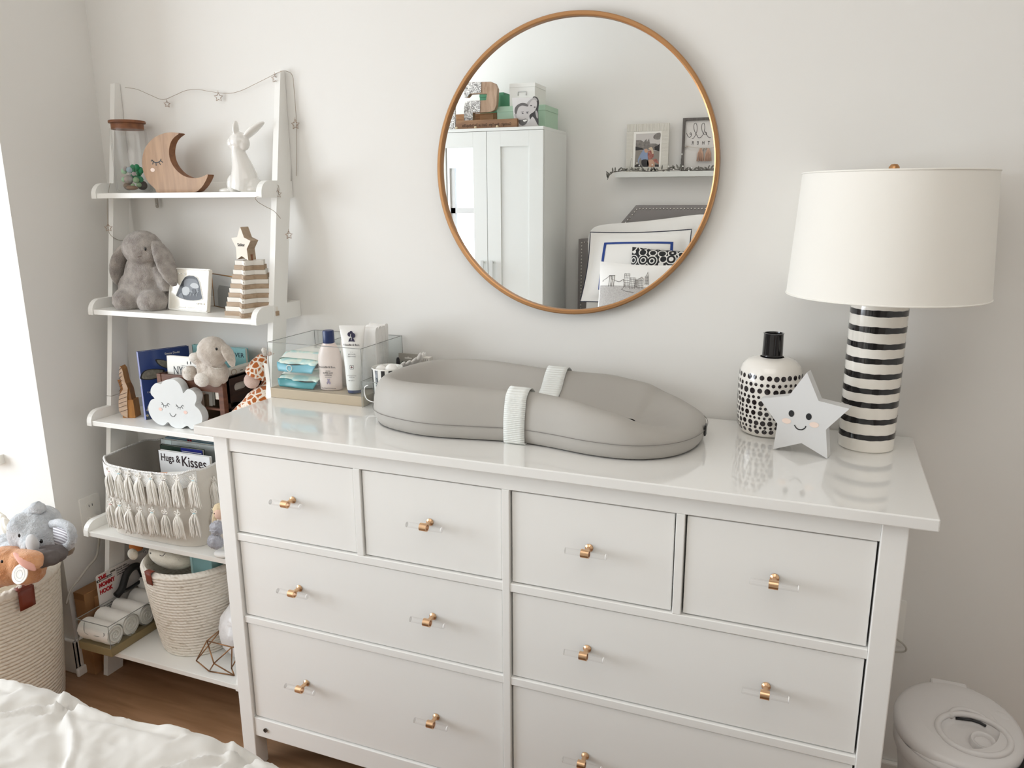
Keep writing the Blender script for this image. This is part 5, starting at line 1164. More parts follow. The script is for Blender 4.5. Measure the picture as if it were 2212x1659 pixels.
# ================================================================ diaper pail
bcx,bcy=1.7150,-.325; pw=mat('pail_plastic','d3cfcd',.32)
pail=thing('diaper_pail',(bcx,bcy,0),'white plastic diaper pail with round recessed lid right of the dresser','bin')
MB().lathe([(0,0),(.088,0),(.094,.01),(.100,.25),(.108,.36),(.116,.405),(.119,.430),(.117,.440),(.112,.446)],(bcx,bcy,0),64).build('pail_body',pw,pail)
MB().lathe([(.119,.405),(.122,.412),(.1225,.428),(.120,.436)],(bcx,bcy,0),64).build('pail_collar',pw,pail)
tx_=R(9.5); ML=Matrix.Rotation(tx_,3,'X'); lc=V(bcx-.010,bcy+.004,.462)
lid=MB().lathe([(.108,-.026),(.1140,-.018),(.1155,-.004),(.1120,.006),(.104,.0105),(.084,.013),(.070,.0135)],lc,72,M=ML,sharp=80).build('lid',pw,pail)
lc2=lc+ML@V(.022,-.030,0)
LU=ML@V(1,0,0); LW=ML@V(0,1,0); LN=ML@V(0,0,1)
m=MB(); m.grid(lambda i,j:(lambda a:lc.lerp(lc2,j)+ML@V((.0705*(1-j)+.062*j)*math.cos(a),(.0705*(1-j)+.050*j)*math.sin(a),.0135+.004*math.sin(j*PI)*.3))(2*PI*i),64,5,cu=True); m.build('lid_top',pw,lid)
m=MB(); m.tube([lc2+ML@V(.062*math.cos(a),.050*math.sin(a),.0135) for a in [2*PI*k/64 for k in range(64)]],.0060,12,closed=True); m.build('raised_ring',pw,lid)
m=MB(); m.grid(lambda i,j:(lambda a:lc2+ML@V((.058*(1-j)+.0005)*math.cos(a),(.046*(1-j)+.0005)*math.sin(a),.0125-.011*min(1,j*6)))(2*PI*i),64,12,cu=True); m.build('recess',pw,lid)
q=lc2+ML@V(.016,-.008,.0015)
MB().lathe([(0,.004),(.0150,.004),(.0165,.010),(.0210,.011),(.0235,.006),(.0240,.0)],q,40,M=ML,sharp=70).build('center_knob',pw,lid)
m=MB(); m.tube([lc2+ML@V(x,y,.014) for x,y in [(p.x,p.y) for p in spl([(-.036,.034,0),(-.030,.052,0),(-.010,.062,0),(.014,.058,0),(.026,.046,0)],6)]],.0055,10); m.build('notch_ridge',pw,lid)
m=MB(); m.tube([lc2+ML@V(-.026,.0385,.009),lc2+ML@V(.002,.0425,.009),lc2+ML@V(.016,.040,.009),lc2+ML@V(.026,.034,.009)],.0028,8); m.build('notch_gap',darkm,lid)
m=MB(); m.ell(lc+ML@V(.078,.040,.010),(.017,.011,.004),rot=ML@Matrix.Rotation(R(-25),3,'Z')); m.build('side_button',pw,lid)
m=MB(); m.box(-.040,.028,.094,.116,-.02,.010,M=Matrix.Translation(lc)@ML.to_4x4()); m.build('hinge',pw,lid,bevel=.004)
# ================================================================ big rope basket of plush toys
gcx,gcy=-.835,-.562; GR=.215; GH=.430
rop2=ropew('rope_coil_big','e9dfd0','d3c6b3',30,.002)
bb2=thing('rope_basket',(gcx,gcy,0),'large cream rope floor basket with braided rim full of plush toys','basket')
bw2=coilbasket(bb2,(gcx,gcy),.178,GR,.0005,GH,.0115,rop2,nseg=84)
m=MB()
for s_ in (0,1,2):
    pts=[]
    for k in range(240):
        a=2*PI*k/240; ph=a*22/ (2) *1.0+s_*2*PI/3; pts.append(V(gcx+(GR-.004+.0085*math.cos(a*22+s_*2*PI/3))*math.cos(a),gcy+(GR-.004+.0085*math.cos(a*22+s_*2*PI/3))*math.sin(a),GH+.004+.0065*math.sin(2*(a*22+s_*2*PI/3))))
    m.tube(pts,.0085,8,closed=True)
m.build('braided_rim',mat('rope_plain','ece4d7',.9,bump=(120,.5,.002)),bb2,remesh=.003)
def gt(u,v,r): # angle on basket for the pixel
    d=ray(u,v); best=None
    for k in range(1440):
        a=2*PI*k/1440; p=V(gcx+r*math.cos(a),gcy+r*math.sin(a),GH-.01); q=MR.transposed()@(p-CAM)
        if (p-CAM).dot(V(math.cos(a),math.sin(a),0))>0: continue
        uu=W/2+F*q.x/-q.z
        if best is None or abs(uu-u)<best[0]: best=(abs(uu-u),a)
    return best[1]
ag=gt(50,1243,GR)
m=MB(); strip(m,(gcx,gcy),GR+.016,GR+.013,GH+.012,GH-.048,ag-.10,ag+.10); m.grid(lambda i,j:V(gcx+(GR+.016-.034*j)*math.cos(ag-.10+.2*i),gcy+(GR+.016-.034*j)*math.sin(ag-.10+.2*i),GH+.012+.004*math.sin(PI*j)),4,5); m.build('leather_tag',leath,bw2,solid=.0014)
# elephant
elg=plush('plush_elephant','d2d4d7','b9bdc2',60,.005); strp=mat('ear_stripe','d5d3d6',.9); n_,L_,b_=nodes(strp)
tcs=n_.new('ShaderNodeTexCoord'); wvs=n_.new('ShaderNodeTexWave'); wvs.bands_direction='Z'; wvs.inputs['Scale'].default_value=38; crs=n_.new('ShaderNodeValToRGB'); crs.color_ramp.interpolation='CONSTANT'; crs.color_ramp.elements[0].color=lin('eeecef'); crs.color_ramp.elements[1].color=lin('a8a3a9'); crs.color_ramp.elements[1].position=.5
L_.new(tcs.outputs['Object'],wvs.inputs[0]); L_.new(wvs.outputs['Fac'],crs.inputs[0]); L_.new(crs.outputs[0],b_.inputs['Base Color'])
YEp=-.530; ke=abs((at(100,1150,YEp)-at(90,1150,YEp)).x)/11.5
ep=lambda u,v,d=0: at(u,v,YEp+d)
ele=thing('plush_elephant',ep(80,1200),'pale grey plush elephant with striped ears on top of the big rope basket','plush elephant')
def eb(m):
    m.ell(ep(78,1150,.0),(47*ke,42*ke,40*ke),nu=26,nv=16); m.ell(ep(50,1150,-.03),(26*ke,24*ke,34*ke)); m.ell(ep(85,1128,.012),(38*ke,34*ke,30*ke))
    m.ell(ep(94,1172,-.012),(24*ke,24*ke,24*ke)); m.tube(spl([ep(62,1172,-.045),ep(66,1180,-.062),ep(70,1186,-.068)],4),[15*ke,15*ke,15*ke,15*ke,14*ke,14*ke,13*ke,12*ke,11*ke],14)
    m.ell(ep(15,1185,.01),(36*ke,30*ke,26*ke)); m.ell(ep(40,1196,.0),(36*ke,34*ke,26*ke))
blob('elephant_body',elg,ele,eb,.0042,(.014,.005))
def pad_(name,c,ru,rw,th,Mr,mm,par_): 
    m=MB(); m.ell(c,(ru,th,rw),rot=Mr,nu=24,nv=14); return m.build(name,mm,par_)
e1=blob('ear',elg,ele,lambda m:m.tube(spl([ep(113,1132,.0),ep(130,1130,-.01),ep(150,1140,-.02),ep(157,1160,-.02),ep(150,1178,-.02),ep(135,1186,-.02)],5),7.5*ke,12),.003,(.010,.003))
m=MB(); ring=[ep(116,1138,-.010),ep(130,1136,-.016),ep(146,1144,-.022),ep(152,1160,-.024),ep(146,1176,-.022),ep(132,1184,-.018),ep(120,1176,-.012)]
rg_=spl(ring,4,closed=True); cc=sum(rg_,Vector())/len(rg_); m.add([cc+V(0,.004,0)]+rg_,[(0,1+i,1+(i+1)%len(rg_)) for i in range(len(rg_))],0,True); m.build('ear_lining',strp,e1,solid=.002)
blob('ear',elg,ele,lambda m:(m.tube(spl([ep(58,1125,.0),ep(70,1104,-.004),ep(82,1095,-.004),ep(88,1104,.0)],4),10*ke,12),m.ell(ep(74,1112,.004),(14*ke,10*ke,16*ke))),.003,(.010,.004))
MB().ell(ep(89,1169,-.054),(.0050,.004,.0062)).build('eye',eyem,ele); MB().ell(ep(41.5,1157,-.072),(.0028,.003,.0055)).build('eye',eyem,ele)
MB().ell(ep(70,1175,-.083),(.021,.012,.027)).build('trunk_tip',mat('elephant_smooth','c9c8c8',.9,bump=(150,.3,.001)),ele)
# orange bunny
orf=plush('plush_apricot','dba277','c58457',60,.004); pkl=mat('ear_pink','e2a898',.85)
YO=-.640; ko=abs((at(60,1220,YO)-at(50,1220,YO)).x)/11.5
op_=lambda u,v,d=0: at(u,v,YO+d)
obn=thing('plush_bunny',op_(20,1250),'apricot plush bunny with pink-lined ear at the front of the big rope basket','plush bunny')
def ob_(m):
    m.ell(op_(15,1222,.01),(46*ko,36*ko,33*ko),nu=26,nv=16); m.ell(op_(55,1222,.02),(36*ko,30*ko,30*ko)); m.ell(op_(-10,1235,.0),(36*ko,30*ko,28*ko)); m.ell(op_(60,1238,.02),(30*ko,26*ko,18*ko))
blob('bunny_body',orf,obn,ob_,.004,(.012,.004))
e2=ear_('ear',[op_(32,1194,-.03),op_(58,1200,-.044),op_(78,1212,-.046),op_(88,1226,-.042)],18*ko,obn,orf,.40,.003)
m=MB(); m.tube(spl([op_(30,1194,-.056),op_(48,1208,-.066),op_(64,1222,-.068),op_(77,1232,-.062)],4),[9*ko*max(.15,math.sin(PI*(.04+.92*i/12))) for i in range(13)],10,flat=.3); m.build('ear_lining',pkl,e2)
MB().ell(op_(4,1213,-.052),(.0042,.003,.0042)).build('eye',eyem,obn)
m=MB(); m.prism(circ(.0245,32),op_(43,1240,-.072),(1,.1,.1),(0,.35,.94),(0,-.94,.35),-.001,.001); tg=m.build('round_tag',wht,obn)
m=MB()
for r_ in (.018,.010): m.tube([op_(43,1240,-.074)+V(r_*math.cos(a),-.001,0)+V(0,.35,.94)*r_*math.sin(a) for a in [2*PI*k/24 for k in range(24)]],.0004,5,closed=True)
m.build('tag_print',mat('print_grey','9b9a96',.6),tg)
# quilted blanket, dark cloth and a brown plush between them
qm=mat('quilt_cream','ece6db',.92); wave_bump(qm,22,.8,.004,rot=(0,R(45),0),bands='X',profile='TRI'); 
ql=thing('quilted_blanket',at(10,1150,-.47),'cream quilted blanket stuffed at the back left of the big basket','blanket')
m=MB(); YQ_=-.480
def qf(i,j):
    a=PI*(i); c=at(10,1160,YQ_); x=c.x-.10+.235*i; z=c.z-.10+(.150+.018*math.sin(3*i+1)-.075*max(0,i-.55)*2)*j; return V(x,YQ_-.035*math.sin(PI*j*.9)+.012*math.sin(9*i)*j+.02,z)
m.grid(qf,26,16); m.build('quilt_body',qm,ql,solid=.018,subd=1,disp=(.03,.006))
bp2=plush('plush_brown','93806c','6e5c4b',70,.005)
tag(blob('plush_toy',bp2,None,lambda m:(m.ell(at(125,1190,-.47),(.036,.03,.022)),m.ell(at(140,1188,-.50),(.026,.024,.018))),.0035,(.01,.005)),'brown plush toy peeking out at the right rim of the big basket','plush toy')
tag(blob('dark_cloth',mat('cloth_dark','5b5350',.9,bump=(60,.5,.003)),None,lambda m:(m.ell(at(102,1200,-.60),(.05,.05,.022)),m.ell(at(95,1205,-.64),(.045,.035,.02))),.0035,(.02,.008)),'dark grey cloth bunched below the elephant in the big basket','cloth')
# ================================================================ bed
duv=mat('duvet_cotton','dad7d2',.85,bump=(14,.35,.005))
bed=thing('bed',(.74,-2.1,0),'bed with white pinch-pleated duvet and grey studded headboard facing the dresser','bed')
BX0,BX1,BY1,BY0=-.070,1.58,-.995,-3.10; BZ=.592
nodesL=[]
for r_ in range(-1,12):
    for c_ in range(-1,6): nodesL.append((.154+.397*c_+(.1985 if r_%2 else 0),-1.062+(.03 if r_==0 else 0)-.190*r_+.006*c_))
def duvz(x,y):
    z=0
    for nx,ny in nodesL:
        dy=y-ny
        if dy>.26 or dy<-.26: continue
        dx=x-nx; r=math.hypot(dx,dy)
        if r>.26: continue
        th=math.atan2(dy,dx); k=math.exp(-r/.10)
        z-=.020*math.exp(-(r/.022)**2)+.020*math.exp(-r/.10)
        q=abs(math.sin(3.5*th+nx*9+ny*5+.6*math.sin(r*22+nx)))
        z+=.015*k*(1-q**.45)*min(1,r/.015)*(1+.5*math.sin(th*2+nx*13))
        for vx_,vy_,bow in ((.1985,-.190,.012),(-.1985,-.190,-.010),(.397,.0,.020)):   # pleats running to neighbouring pinches
            L=math.hypot(vx_,vy_); ux,uy=vx_/L,vy_/L
            al=dx*ux+dy*uy; dd=-dx*uy+dy*ux-bow*math.sin(PI*max(0,min(1,al/L)))-.004*math.sin(al*30+ny*9)
            if 0<al<L:
                e=math.sin(PI*al/L)**.25
                z+=e*(.013*math.exp(-(dd/.007)**2)-.013*math.exp(-((dd+.017)/.012)**2)+.004*math.exp(-((dd-.020)/.014)**2))
    z+=.008*math.sin(x*9+1.3)*math.sin(y*8)+.005*noise.noise(V(x*14,y*14,0))+.0035*(1-abs(noise.noise(V(x*26,y*26,3)))*2)
    return z
NX,NY=230,190
def dense(i,d,n1,full):   # many rows first, few later
    return i/n1*d if i<n1 else d+(full-d)*(i-n1)/(1-n1)
def duvP(i,j):
    # i across, j from the foot overhang up to the head
    s=-.26+dense(i,1.26,.80,BX1-BX0+.52); t=-.34+dense(j,.95,.80,2.46)
    x=BX0+s; y=BY1-t; z=BZ; 
    ez=0
    rad=.055
    def edge(d):    # d<0 beyond the edge: returns (outward shift, drop)
        if d>rad: return d,0
        a=(rad-d)/rad
        if a<PI/2: return rad-rad*math.sin(a),rad-rad*math.cos(a)
        return 0,rad+ (a-PI/2)*rad
    dyy,dz1=edge(t); dxl,dz2=edge(s); dxr,dz3=edge(BX1-BX0-s)
    y=BY1-dyy; x=BX0+dxl if s<.3 else (BX1-dxr if s>BX1-BX0-.3 else x)
    dz=max(dz1,dz2,dz3)
    wv=.014*math.sin(x*15.6+.5)*(t<.10)*(1-max(0,t)/.10 if t>0 else 1)
    puff=duvz(BX0+s,BY1-t)
    fade=1 if dz<.02 else max(0.25,1-dz*8)
    fold=.014*math.sin((x if dz1>=max(dz2,dz3) else y)*26)*min(1,dz*4) if dz>.05 else 0
    return V(x+(-fold if dz2>.05 and dz2>=dz1 else 0)+(fold if dz3>.05 and dz3>=dz1 else 0)-(.02*min(1,dz2*5) if dz2>0 else 0),y+(fold+.02*min(1,dz1*4) if dz1>.03 and dz1>=max(dz2,dz3) else 0)+wv,max(.16,z-dz+puff*fade*(.55+.45*min(1,max(0,t)/.22))))
MB().grid(duvP,NX,NY).build('duvet',duv,bed)
MB().box(BX0+.05,BX1-.05,BY0,BY1-.06,.30,.56).build('mattress',wht,bed,bevel=.03,seg=4)
hbm=mat('headboard_grey','8f8a88',.9,bump=(260,.3,.0008),sheen=.2)
MB().box(BX0+.06,BX1-.06,BY0,BY1-.09,.12,.29).build('bed_base',hbm,bed,bevel=.01)
for x in (BX0+.10,BX1-.14):
    for y in (BY1-.15,BY0+.05): MB().box(x,x+.05,y-.05,y,0,.12).build('leg',darkm,bed)
HX0,HX1=-.020,1.56
hb=[(HX0,.02),(HX0,1.225),(HX0+.20,1.235),(.352,1.440),(HX0+HX1-.352,1.440),(HX1-.20,1.235),(HX1,1.225),(HX1,.02)]
hbo=MB().prism(hb,(0,-3.235,0),(1,0,0),(0,0,1),(0,1,0),0,.075).build('headboard',hbm,bed,bevel=.006)
nail=mat('nail_silver','c9c5bf',.2,metal=1); 
def along(pts,step):
    out=[];carry=0
    for a,b in zip(pts,pts[1:]):
        L=math.dist(a,b); d=carry
        while d<L: out.append((a[0]+(b[0]-a[0])*d/L,a[1]+(b[1]-a[1])*d/L)); d+=step
        carry=d-L
    return out
ins=[(HX0+.022,.62),(HX0+.022,1.203),(HX0+.208,1.213),(.362,1.418),(HX0+HX1-.362,1.418)]
nl=MB()
for a,b in along(ins,.0215)[:110]: nl.ell((a,-3.1595,b),(.0062,.004,.0062),nu=8,nv=6)
nl.build('nailhead_trim',nail,hbo)['kind']='stuff'
# ---------------------------------------------------------------- pillows, placed as seen in the mirror
def pillow(name,label,m,TL,TR,BL,BR,th,cat='pillow',nu=34,flange=0,tuck=None,rnd=.0,sag=.0,group='bed pillows'):
    t=thing(name,(TL+TR+BL+BR)/4,label,cat,group)
    n=(TR-TL).cross(BL-TL).normalized(); 
    if n.y<0: n=-n
    def sf(s,q,side=1,off=0):
        p=TL.lerp(TR,s).lerp(BL.lerp(BR,s),q)
        e=lambda v:max(0,min(1,(min(v,1-v)-flange)/(.5-flange)))
        k=(1-(1-e(s))**2.4)**.75*(1-(1-e(q))**2.4)**.75
        # edges pull in between the corners
        c=(TL+TR+BL+BR)/4; pull=.045*(4*s*(1-s)*abs(2*q-1)**3+4*q*(1-q)*abs(2*s-1)**3); p=p.lerp(c,pull+rnd*(abs(2*s-1)*abs(2*q-1))**7)
        p=p-V(0,0,sag*4*s*(1-s)*(1-q))
        d=0
        if tuck and side>0:
            for a,b in tuck:
                r=math.hypot((s-a)*(TR-TL).length,(q-b)*(BL-TL).length); th_=math.atan2(q-b,s-a)
                d-=.030*math.exp(-(r/.03)**2)-.016*(1-abs(math.sin(4*th_))**.4)*math.exp(-r/.08)*min(1,r/.02)
        d+=.003*math.sin(11*s+5*q)*k
        return p+n*side*(th/2*k+d*k+.0015)+n*side*off
    g=MB(); g.grid(lambda i,j:sf(i,j,1),nu,nu); g.grid(lambda i,j:sf(1-i,j,-1),nu,nu); o=g.build('pillow_cover',m,t)
    return t,o,sf
wcot=mat('cotton_white','e6e4e0',.85,bump=(10,.35,.006))
# large pinch-pleated sham
tl,tr,bl,br=mr(1268,486,-3.02),mr(1531,452,-3.04),mr(1256,650,-2.92),V(.86,-2.92,.64)
tr=V(.86,-3.06,mr(1531,456,-3.06).z); bl=V(.085,-2.92,.66); br=V(.86,-2.92,.66)
tk=[(a,b) for b,off in ((.16,.0),(.36,.5),(.56,0),(.76,.5)) for a in [(.16+.34*k+(.17 if off else 0)) for k in range(3)] if a<.95]
pillow('sham_pillow','large white pinch-pleated sham pillow against the headboard',wcot,tl,tr,bl,br,.17,tuck=tk,nu=80,rnd=.09)
# navy bordered sham
tl,tr=mr(1275,502,-2.90),mr(1494,496,-2.93); bl=mr(1253,652,-2.80); br=V(tr.x+.03,-2.80,bl.z-.02)
t2,o2,sf2=pillow('bordered_pillow','white flanged pillow with a broad navy border and thin dark piping',wcot,tl,tr,bl,br,.15,flange=.06,nu=44)
navb=mat('navy_band','223f86',.8); pip=mat('dark_piping','1c2134',.7)
g=MB(); bw4=.030
for (s0,q0,s1,q1) in ((.16,.16,.84,.16+bw4),(.16,.80,.84,.80+bw4),(.16,.16,.16+bw4*.9,.83),(.84-bw4*.9,.16,.84,.83)): g.grid(lambda i,j:sf2(s0+(s1-s0)*i,q0+(q1-q0)*j,1,.0022),30,30)
g.build('navy_border',navb,o2)
g=MB(); g.tube([sf2(s,q,1,0) for s,q in [(k/30,0) for k in range(30)]+[(1,k/30) for k in range(30)]+[(1-k/30,1) for k in range(30)]+[(0,1-k/30) for k in range(30)]],.0030,6,closed=True); g.build('piping',pip,o2)
# black and white patterned pillow
pat=mat('damask_pattern','efece6',.85); n_,L_,b_=nodes(pat); tc=n_.new('ShaderNodeTexCoord'); vo=n_.new('ShaderNodeTexVoronoi'); vo.feature='F1'; vo.inputs['Scale'].default_value=17; vo.inputs['Randomness'].default_value=.25
mm=n_.new('ShaderNodeMath'); mm.operation='SINE'; m2=n_.new('ShaderNodeMath'); m2.operation='MULTIPLY'; m2.inputs[1].default_value=26; cr=n_.new('ShaderNodeValToRGB'); cr.color_ramp.interpolation='CONSTANT'; cr.color_ramp.elements[0].color=lin('1b1b1d'); cr.color_ramp.elements[1].color=lin('d9d6d0'); cr.color_ramp.elements[1].position=.45
L_.new(tc.outputs['Object'],vo.inputs['Vector']); L_.new(vo.outputs['Distance'],m2.inputs[0]); L_.new(m2.outputs[0],mm.inputs[0]); L_.new(mm.outputs[0],cr.inputs[0]); L_.new(cr.outputs[0],b_.inputs['Base Color'])
tl=mr(1366,534,-2.80); tr=V(mr(1475,540,-2.80).x+.12,-2.80,tl.z-.02); bl=V(tl.x-.02,-2.72,tl.z-.30); br=V(tr.x+.02,-2.72,tl.z-.32)
pillow('patterned_pillow','black and white scroll-patterned pillow in the stack on the bed',pat,tl,tr,bl,br,.10)
# skyline pillow
tl=mr(1296,565,-2.70); tr=V(tl.x+.46,-2.70,mr(1440,573,-2.70).z); bl=V(tl.x-.005,-2.60,tl.z-.44); br=V(tr.x+.01,-2.60,tl.z-.46)
t4,o4,sf4=pillow('skyline_pillow','white pillow printed with a grey city skyline and bridge drawing, frontmost on the bed',wcot,tl,tr,bl,br,.11)
ink=mat('skyline_ink','6d6865',.8); wtr=mat('skyline_water','aaa6a3',.85,var=('bdbab6',150))
inv=lambda u,v:((mr(u,v,-2.66)-tl).x/(tr.x-tl.x),(tl.z-mr(u,v,-2.66).z)/(tl.z-bl.z))
g=MB(); 
def sk(pts,r=.0011,mi=0): g.tube([sf4(*inv(u,v),1,.0015) for u,v in pts],r,5,mi=mi)
for s_ in (0,):
    a0,b0=inv(1300,617); g.grid(lambda i,j:sf4(.02+.93*i,b0+(.93-b0)*j,1,.0012),26,14,mi=1)
sk([(1300,608),(1340,610)]); sk([(1301,607),(1310,602),(1318,595),(1322,604),(1330,607),(1340,610)],.0008)
for u in (1317,1321,1324,1328): sk([(u,596),(u-1,620)],.0014)
sk([(1316,596),(1329,596)],.0016)
for (u0,u1,vt,vb) in ((1350,1361,591,622),(1363,1373,600,625),(1374,1379,604,622),(1381,1391,602,624),(1395,1402,596,615)):
    sk([(u0,vb),(u0,vt),(u1,vt),(u1,vb)]); 
    for k in range(1,6): sk([(u0,vt+(vb-vt)*k/6),(u1,vt+(vb-vt)*k/6)],.0008)
    for k in range(1,3): sk([(u0+(u1-u0)*k/3,vb),(u0+(u1-u0)*k/3,vt)],.0007)
sk([(1383,602),(1387,598),(1391,602)]); sk([(1397,596),(1400,586),(1401,596)]); sk([(1340,610),(1348,604),(1352,620),(1345,626),(1356,630),(1372,632)],.0014)
g.build('skyline_print',[ink,wtr],o4)
# ================================================================ wardrobe
wm=mat('wardrobe_white','dcdeda',.32); wmir=mat('wardrobe_mirror','f4f5f5',.0,metal=1)
wx1=-.122; dwid=.361; wx0=wx1-3*dwid; wy1,wy0=-2.707,-3.207
wr_=thing('wardrobe',((wx0+wx1)/2,-2.96,0),'tall white three-door wardrobe with a mirror in its middle door, seen in the round mirror','wardrobe')
MB().box(wx0,wx1,wy0,wy1+.002,1.882,1.90).build('top_panel',wm,wr_,bevel=.001)
c_=MB().box(wx0,wx0+.016,wy0,wy1-.02,0,1.882).box(wx1-.016,wx1,wy0,wy1-.02,0,1.882).box(wx0+.016,wx1-.016,wy0,wy0+.006,.05,1.882).box(wx0+.016,wx1-.016,wy1-.06,wy1-.045,0,.07)
c_.build('carcass',wm,wr_)
for k in range(3):
    a=wx0+k*dwid+.0015; b=a+dwid-.003; st_=.088; z0,z1=.073,1.880
    m=MB().box(a,a+st_,wy1-.018,wy1,z0,z1).box(b-st_,b,wy1-.018,wy1,z0,z1).box(a+st_,b-st_,wy1-.018,wy1,z1-.090,z1).box(a+st_,b-st_,wy1-.018,wy1,z0,z0+.09)
    d=m.build('door',wm,wr_,bevel=.0008)
    MB().box(a+st_,b-st_,wy1-.016,wy1-.010,z0+.09,z1-.090).build('mirror_panel' if k==1 else 'door_panel',wmir if k==1 else wm,d)
    hx=b-.030 if k==1 else a+.030
    if k==0: hx=b-.030
    MB().box(hx-.010,hx+.010,wy1+.018,wy1+.026,.955,1.110).box(hx-.008,hx+.008,wy1,wy1+.018,.962,.972).box(hx-.008,hx+.008,wy1,wy1+.018,1.093,1.103).build('handle',mat('handle_grey','c6c8c4',.35),d,bevel=.001)
# ---------------------------------------------------------------- things on top of the wardrobe
WT=1.9005
def P2(l,Y,O): return [((O-mr(u,v,Y)).x,(mr(u,v,Y)-O).z) for u,v in l]     # u axis = -x (facing the room)
def mpoly(mb,l,Y,d0,d1,mi=0,side=None,zf=None):
    O=V(0,Y,0); p=P2(l,Y,O); 
    if zf is not None: p=[(a,max(b,zf)) for a,b in p]
    mb.prism(p,O,(-1,0,0),(0,0,1),(0,1,0),d0,d1,mi,side); return mb
lw=wood('letter_wood','b59a82','96795f',10,'Z',.5,5)
YL=-2.815
sl=[(1003,179),(1035,178),(1060,177),(1069,181),(1074,192),(1073,215),(1072,228),(1068,238),(1060,242),(1040,243.5),(1022,244.5),(1022,262),(1066,262),(1071,266),(1072,300),(1003,300),(1003,262),(1003,230),(1006,222),(1012,219),(1050,217),(1052,203),(1030,203),(1016,204),(1010,211),(1003,211)]
lt=thing('wooden_letter',(mr(1040,270,YL).x,YL,WT),'wooden letter S with white embossed floral blocks on the wardrobe','letter decoration')
lbz=mpoly(MB(),sl,YL,-.035,0,0,zf=WT).build('letter_body',lw,lt,bevel=.002)
flo=mat('embossed_white','eceae6',.5); n_,L_,b_=nodes(flo); tc=n_.new('ShaderNodeTexCoord'); tn_=n_.new('ShaderNodeTexNoise'); tn_.inputs['Scale'].default_value=38; tn_.inputs['Distortion'].default_value=2.2; tn_.inputs['Detail'].default_value=1
m2=n_.new('ShaderNodeMath'); m2.operation='MULTIPLY'; m2.inputs[1].default_value=24; mm=n_.new('ShaderNodeMath'); mm.operation='SINE'; cr=n_.new('ShaderNodeValToRGB'); cr.color_ramp.elements[0].color=lin('8d8a87'); cr.color_ramp.elements[1].color=lin('f0eeea'); cr.color_ramp.elements[0].position=.0; cr.color_ramp.elements[1].position=.25
L_.new(tc.outputs['Object'],tn_.inputs['Vector']); L_.new(tn_.outputs[0],m2.inputs[0]); L_.new(m2.outputs[0],mm.inputs[0]); L_.new(mm.outputs[0],cr.inputs[0]); L_.new(cr.outputs[0],b_.inputs['Base Color'])
m=MB(); mpoly(m,[(1003,179.5),(1040,178.5),(1039,201),(1016,203),(1010,211),(1003,211)],YL,.001,.004); m.build('floral_block',flo,lbz)
m=MB(); mpoly(m,[(1003,262),(1003,230),(1006,222),(1012,219.5),(1038,218.5),(1037,243),(1021.5,244),(1021.5,262)],YL,.001,.004); m.build('floral_block',flo,lbz)
YS2=-2.745; a,b=mr(1117,266,YS2).x,mr(986,266,YS2).x; zt2=mr(1050,259,YS2).z
sg=thing('wooden_sign',((a+b)/2,YS2,WT),'long brown wooden block sign with dark script lettering on the wardrobe','sign')
sb2=MB().box(b,a,YS2-.035,YS2,WT,zt2).build('sign_block',wood('sign_wood','8f6b4b','76543a',9,'X',.6,8),sg,bevel=.001)
text('script_lettering',"Goodnight - Sleep Tight - Don't Let The Bedbugs Bite",mat('sign_ink','3a281c',.7),sb2,V((a+b)/2,YS2+.0006,WT+.014),(-1,0,0),(0,0,1),.0235,sx=(a-b)/(.0235*27.0))
for k,(u,lb) in enumerate(((1027,'small wooden bead on the wardrobe edge below the letter'),(1074,'larger wooden bead on the wardrobe edge below the sign'),(986,'wooden bead at the far end of the sign on the wardrobe'))):
    tag(MB().ell(V(mr(u,272,-2.722).x,-2.722,WT+.0075),(.0085,.0075,.0075)).build('wooden_bead',mat('bead_wood','cbb897',.6),None),lb,'bead','beads on the wardrobe')
bxw=thing('wooden_tray',(mr(1030,255,-2.90).x,-2.90,WT),'small tan wooden box lying behind the wooden letter on the wardrobe','wooden box')
a,b=mr(1073,255,-2.90).x,mr(985,255,-2.90).x; z_=mr(1030,246,-2.90).z
MB().box(b,a,-2.99,-2.90,WT,z_).build('tray_body',wood('tray_wood','b18359','8c6340',9,'X',.5,6),bxw,bevel=.001); MB().box(a-.11,a-.02,-2.899,-2.893,WT+.012,z_-.010).build('tray_label',wood('tray_light','c69a6e','b1855b',9,'X',.5,6),bxw)
def lidbox(name,label,x0,x1,y0,y1,z0,h,col,lidh,handle=False):
    t=thing(name,((x0+x1)/2,(y0+y1)/2,z0),label,'storage box','storage boxes on the wardrobe'); m_=mat('card_'+col,col,.5)
    MB().box(x0+.002,x1-.002,y0+.002,y1-.002,z0,z0+h-lidh).build('box_body',m_,t,bevel=.001); MB().box(x0,x1,y0,y1,z0+h-lidh,z0+h).build('lid',m_,t,bevel=.0015)
    if handle: 
        xm=(x0+x1)/2; m=MB(); m.tube([V(xm-.026,y1+.001,z0+h*.46),V(xm-.026,y1+.001,z0+h*.62),V(xm+.026,y1+.001,z0+h*.62),V(xm+.026,y1+.001,z0+h*.46)],.0018,6); m.build('label_holder',steel,t)
    return t
YG1=-2.855; gx0,gx1=mr(1073,250,YG1).x,mr(1178,250,YG1).x; gh=mr(1120,229,YG1).z-WT
lidbox('storage_box','mint green lidded storage box at the bottom of the wardrobe stack',gx0,gx1,-3.13,YG1,WT,gh,'a9c6ae',.032)
YW2=-2.885; hx0,hx1=mr(1100,200,YW2).x,mr(1156,200,YW2).x; wz1=mr(1130,180,YW2).z
lidbox('storage_box','white lidded storage box with label holder, topmost of the wardrobe stack',hx0,hx1,-3.11,YW2,WT+gh+.0005,wz1-WT-gh,'e9e8e3',.024,True)
